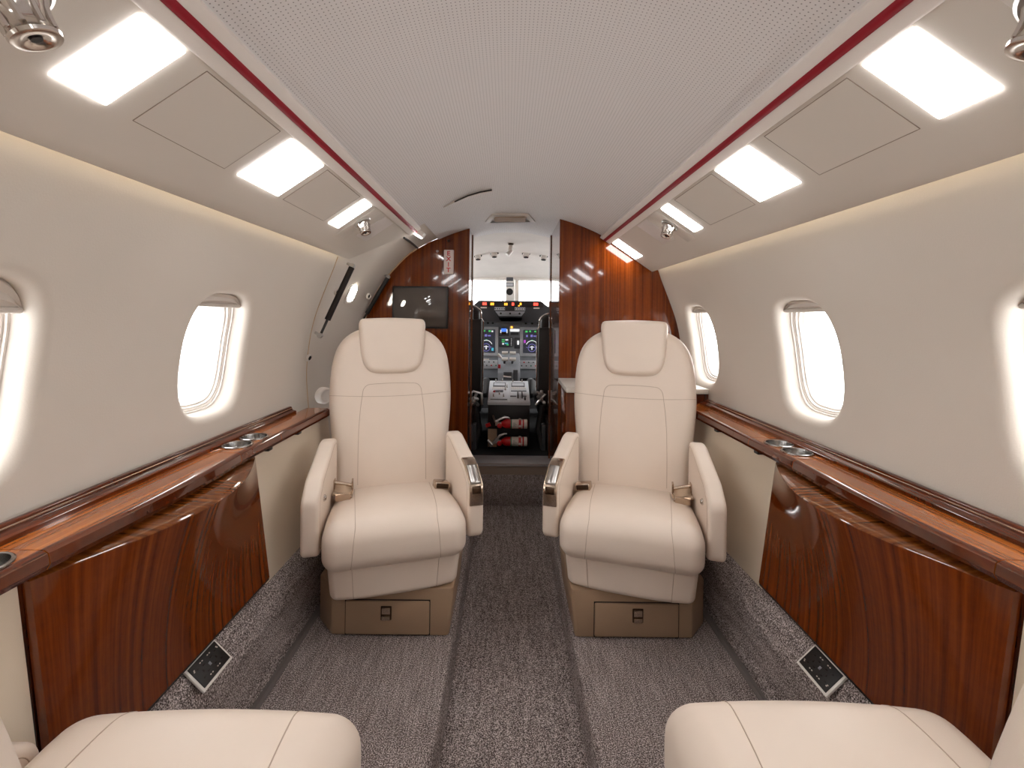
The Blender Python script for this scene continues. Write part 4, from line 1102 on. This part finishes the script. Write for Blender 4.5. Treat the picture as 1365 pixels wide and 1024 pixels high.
for k in range(12):
    for v in (.54, .60): tbox(mb, .08+k*.032, .10+k*.032, v, v+.035, .004, .008); tbox(mb, .55+k*.032, .57+k*.032, v, v+.035, .004, .008)
finish('keys', mb, white, tp)
mb = MB(); tbox(mb, .70,.73,.12,.32,.004,.03); tbox(mb, .80,.83,.12,.32,.004,.03); tbox(mb, .86,.90,.05,.12,.004,.02); finish('trim_lever', mb, black, tp, bevel=.002)
mb = MB()
for u, v in ((.13,.2),(.37,.2),(.27,.3),(.41,.5),(.45,.62),(.16,.92),(.33,.95),(.6,.92),(.84,.92)):
    mb.lathe([(.006,.004),(.004,.02),(.006,.024)], Matrix.Translation(T(u, v)), 10)
finish('toggle_switch', mb, chrome, tp)
mb = MB(); mb.lathe([(.008,.004),(.008,.014),(.003,.016)], Matrix.Translation(T(.14, .40)), 12); finish('red_knob', mb, red, tp)
# tower with throttle quadrant
tw = MB(); tw.prism([(3.42,CF+.01),(3.42,z1-.03),(3.44,EYE-.42),(3.58,EYE-.30),(3.72,EYE-.29),(3.72,CF+.01)], lambda a, b: Vector((CAMX-.072, a, b)), lambda a, b: Vector((CAMX+.098, a, b)))
tw = finish('quadrant', tw, pgrey, root, bevel=.006)
mb = MB(); a, b = px3(672,506,3.432), px3(683,496,3.432); mb.box(a.x, b.x, 3.425, 3.44, a.z, b.z); a, b = px3(685,508,3.43), px3(691,493,3.43); mb.box(a.x, b.x, 3.422, 3.45, a.z, b.z); finish('dark_inset', mb, pgrey3, tw, bevel=.003)
mb = MB(); a = px3(677,502,3.42); mb.tube([a+Vector((-.03,0,.004)), a, a+Vector((.03,0,-.002))], .008, 8); finish('grip', mb, chrome, tw)
for x in (673.5, 684):
    mb = MB(); a, b = px3(x-4.2, 479, 3.5), px3(x+4.2, 479, 3.5); mb.tube([a, b], .014, 14); lv = finish('throttle_lever', mb, white, tw, smooth=50)
    mb = MB(); c = px3(x-1, 489, 3.54); mb.tube([(a+b)/2, c], .009, 8); finish('lever_arm', mb, pgrey3, tw)
    mb = MB(); a, b = px3(x-4, 470.6, 3.6), px3(x+4, 470.6, 3.6); mb.tube([a, b], .013, 12); finish('reverser_lever', mb, white, tw, smooth=50)
mb = MB(); mb.tube([px3(664, 472.5, 3.55), px3(669, 477, 3.55)], [.013,.008], 10); finish('speed_brake_lever', mb, white, tw)
mb = MB(); mb.tube([px3(666.3, 486, 3.47), px3(666.3, 491, 3.47)], .010, 10); finish('gust_lock', mb, red, tw)

# fire extinguishers strapped to the pedestal's aft face
def extinguisher(py, label, lower):
    d = 3.005; r = .030; c = lambda px, dy=0, dd=0: px3(px, py+dy, d+dd)
    root = empty('fire_extinguisher', c(680)); tag(root, label, 'fire extinguisher', 'fire extinguishers on the pedestal')
    x0, x1 = c(672).x, c(704.5).x; M = Matrix.Translation((0, d, c(680).z)) @ Matrix.Rotation(PI/2, 4, 'Y'); 
    L = x1-x0
    mb = MB(); mb.lathe([(.013,x0-.012),(.016,x0-.004),(.024,x0+.006),(r,x0+.022),(r,x1-.006),(r-.006,x1)], M, 36); bd = finish('cylinder', mb, red, root, smooth=40)
    mb = MB(); mb.lathe([(r+.0006,x0+.36*L),(r+.0006,x0+.64*L)], M, 36, False, False); mb.lathe([(r+.0006,x0+.74*L),(r+.0006,x0+.80*L)], M, 36, False, False); mb.lathe([(r+.0006,x0+.86*L),(r+.0006,x0+.985*L)], M, 36, False, False); finish('paper_label', mb, labelw, bd)
    mb = MB(); mb.lathe([(r+.0007,x0+.31*L),(r+.0007,x0+.36*L)], M, 36, False, False); finish('label_band', mb, greenm, bd)
    mb = MB()
    for k in range(5): mb.box(x0+.40*L, x0+(.50+.03*(k % 3))*L, d-r-.0012, d-r+.001, c(680).z+.012-k*.006, c(680).z+.0135-k*.006)
    finish('print_lines', mb, pgrey3, bd)
    mb = MB(); mb.lathe([(r+.002,x0+.655*L),(r+.0025,x0+.69*L),(r+.002,x0+.725*L)], M, 36, False, False); finish('strap', mb, red, root)
    mb = MB(); mb.lathe([(.009,-.003),(.009,.006),(.003,.007)], Matrix.Translation((x0+.69*L, d-.004, c(680).z+r)), 16); mb.lathe([(.008,-.003),(.008,.005),(.003,.006)], Matrix.Translation((x0+.69*L, d-r, c(680).z-.008)) @ Matrix.Rotation(PI/2, 4, 'X'), 16); finish('strap_clasp', mb, labelw, root)
    mb = MB(); mb.tube([Vector((x0-.010, d, c(680).z)), Vector((x0-.045, d, c(680).z+.002))], .012, 12); mb.box(x0-.052, x0-.03, d-.012, d+.012, c(680).z-.012, c(680).z+.02); vl = finish('valve', mb, steel, root, bevel=.002)
    mb = MB(); mb.lathe([(.017,-.008),(.017,.002),(.013,.004),(.001,.004)], Matrix.Translation((x0-.022, d-.012, c(680).z-.010)) @ Matrix.Rotation(PI/2, 4, 'X'), 24); finish('gauge', mb, red, root)
    mb = MB(); z = c(680).z
    if lower:
        mb.tube([(x0-.085,d-.004,z-.032),(x0-.05,d-.006,z+.004),(x0-.02,d-.006,z+.040),(x0+.01,d-.004,z+.052),(x0+.028,d-.004,z+.052)], [.009,.010,.008,.006,.004], 8)
        mb.tube([(x0-.10,d-.004,z+.01),(x0-.07,d-.008,z-.02)], .009, 8)
    else:
        mb.tube([(x0-.055,d,z+.012),(x0-.02,d,z+.030),(x0+.01,d,z+.043),(x0+.035,d,z+.040),(x0+.045,d,z+.034)], [.007,.008,.009,.007,.004], 8)
        mb.tube([(x0-.052,d,z+.01),(x0-.068,d,z+.055)], .007, 8)
    finish('squeeze_handle', mb, steel, root)
    mb = MB(); mb.box(x0+.02, x1-.01, d+.026, 3.048, z-.02, z+.02); finish('bracket', mb, black, root)
    if not lower:
        mb = MB(); q = px3(652, 567, d-.01); mb.box(q.x-.016, q.x+.016, d-.012, d-.006, q.z-.012, q.z+.012, Matrix.Translation(q) @ Matrix.Rotation(-.35, 4, 'Y') @ Matrix.Translation(-q)); finish('pull_tag', mb, red, root)
    else:
        a, b = px3(652, 596, d+.03), px3(664, 572, d+.03); mb = MB(); mb.box(a.x, b.x, d+.03, d+.034, a.z, b.z); finish('inspection_tag', mb, taupe, root)
extinguisher(565, 'upper red fire extinguisher strapped across the pedestal front', False)
extinguisher(588.5, 'lower red fire extinguisher strapped across the pedestal front', True)

# pilot seats: tall black backs with bright-edged headrests
def pilot_seat(xi, sgn, ytop, yh, label):
    d = 3.18; xo = xi - sgn*0  # inner edge pixel
    root = empty('pilot_seat', (px3(xi, 500, d).x - sgn*.22*-1, d+.2, CF)); tag(root, label, 'seat', 'black pilot seats in the cockpit')
    e = px3(xi, ytop, d); W = .34; cx = e.x + sgn*W/2
    def B(nm, x0, x1, y0, y1, z0, z1, m, bev=.01, par=root, seg=3):
        mb = MB(); mb.box(min(x0,x1), max(x0,x1), y0, y1, z0, z1); return finish(nm, mb, m, par, bevel=bev, seg=seg)
    bk = B('backrest', e.x+sgn*.004, e.x+sgn*W, d, d+.09, CF+.24, e.z-.002, blackl, .015)
    mb = MB(); zt = e.z; ax = e.x
    mb.tube([(ax, d+.05, CF+.30), (ax, d+.05, zt-.02), (ax+sgn*.012, d+.05, zt), (ax+sgn*.06, d+.05, zt+.003), (ax+sgn*(W-.06), d+.05, zt+.003), (ax+sgn*(W-.004), d+.05, zt-.01), (ax+sgn*W, d+.05, CF+.3)], .0075, 8)
    finish('piping', mb, chrome, bk)
    hz = px3(xi, yh, d).z; hw = .085; hx = px3(xi - sgn*-1*0, 0, d).x + sgn*(.055+hw) if False else e.x + sgn*.105
    half = [(0,-.02),(hw*.9,-.02),(hw,.0),(hw*.98,.05),(hw*.8,(hz-e.z)*.78),(hw*.45,(hz-e.z)*.97),(0,hz-e.z)]
    PH = Pillow(resample(half, 32), (0, (hz-e.z)*.4), .03, .03, .03)
    mb = MB(); PH.mesh(mb, lambda x, v, t: Vector((hx+x, d+.05-t, e.z+v))); hd = finish('headrest', mb, blackl, root, smooth=60)
    ol = [p for p in resample([(q[0]*1.03, q[1]*1.02) for q in half], 32) if p[1] > .004]
    mb = MB(); mb.tube([Vector((hx+x, d+.05, e.z+v)) for x, v in ol], .008, 8); finish('trim_edge', mb, chrome, hd)
    B('seat_cushion', e.x+sgn*.01, e.x+sgn*W, d+.10, d+.50, CF+.20, CF+.33, blackl, .02)
    B('pedestal_base', e.x+sgn*.06, e.x+sgn*(W-.05), d+.06, d+.42, CF, CF+.2, pgrey3, .01)
    # sheepskin-covered inboard arm, adjust levers and floor rail
    mb = MB(); p = px3(648 if sgn < 0 else 709, 511, 3.5); mb.tube([p + Vector((0,.12,.0)), p, p + Vector((0,-.02,-.07)), p+Vector((0,-.0,-.10))], [.03,.042,.036,.02], 12); finish('arm_pad', mb, sheep, root, smooth=60)
    mb = MB()
    q = px3(637 if sgn < 0 else 722, 528, 3.1)
    for k in range(4):
        mb.tube([q + Vector((random.uniform(-.03,.03), .03, random.uniform(-.07,.04))), q + Vector((random.uniform(-.03,.03), -.01, random.uniform(-.07,.04)))], .011, 8)
    mb.tube([q + Vector((-.03,0,.03)), q + Vector((.03,0,.015)), q + Vector((.035*sgn*-1,0,-.06))], .009, 8)
    finish('adjust_lever', mb, steel, root, weld=False)
    q = px3(635 if sgn < 0 else 724, 540, 3.12); mb = MB(); mb.tube([q, q + Vector((sgn*-.02, 0, -.16)), q + Vector((0, -.05, -.29))], [.02,.028,.018], 8); finish('belt_strap', mb, black, root)
    q = px3(634 if sgn < 0 else 726, 585, 3.06); mb = MB(); mb.box(q.x-.012, q.x+.012, q.y-.02, q.y+.25, CF, q.z+.10); finish('side_rail', mb, pgrey3, root, bevel=.003)
pilot_seat(643.5, -1, 425.5, 408.5, 'black pilot seat back showing beside the exit sign bulkhead')
pilot_seat(717, 1, 436, 418.5, 'black pilot seat back showing beside the counter bulkhead')

# ------------------------------------------------------------------ world, camera, render look
w = bpy.data.worlds.new('World'); SC.world = w; w.use_nodes = True
bg = w.node_tree.nodes['Background']; bg.inputs[0].default_value = (1.0, 1.0, 1.0, 1); bg.inputs[1].default_value = 3.8
cam = bpy.data.cameras.new('camera'); co = bpy.data.objects.new('camera', cam); COL.objects.link(co)
cam.sensor_width = 36; cam.lens = 36*600/1365; cam.shift_x = 5.5/1365; cam.shift_y = -88/1365; cam.clip_start = .02
co.location = (CAMX, 0, EYE); co.rotation_euler = (PI/2, -math.radians(.6), 0)
SC.camera = co
SC.view_settings.view_transform = 'Standard'; SC.view_settings.look = 'None'; SC.view_settings.gamma = 1; SC.view_settings.exposure = 1.36
SC.view_settings.use_curve_mapping = False
SC.cycles.use_denoising = True
SC.cycles.max_bounces = 10; SC.cycles.diffuse_bounces = 6; SC.cycles.glossy_bounces = 5; SC.cycles.transparent_max_bounces = 12
SC.cycles.sample_clamp_indirect = 8
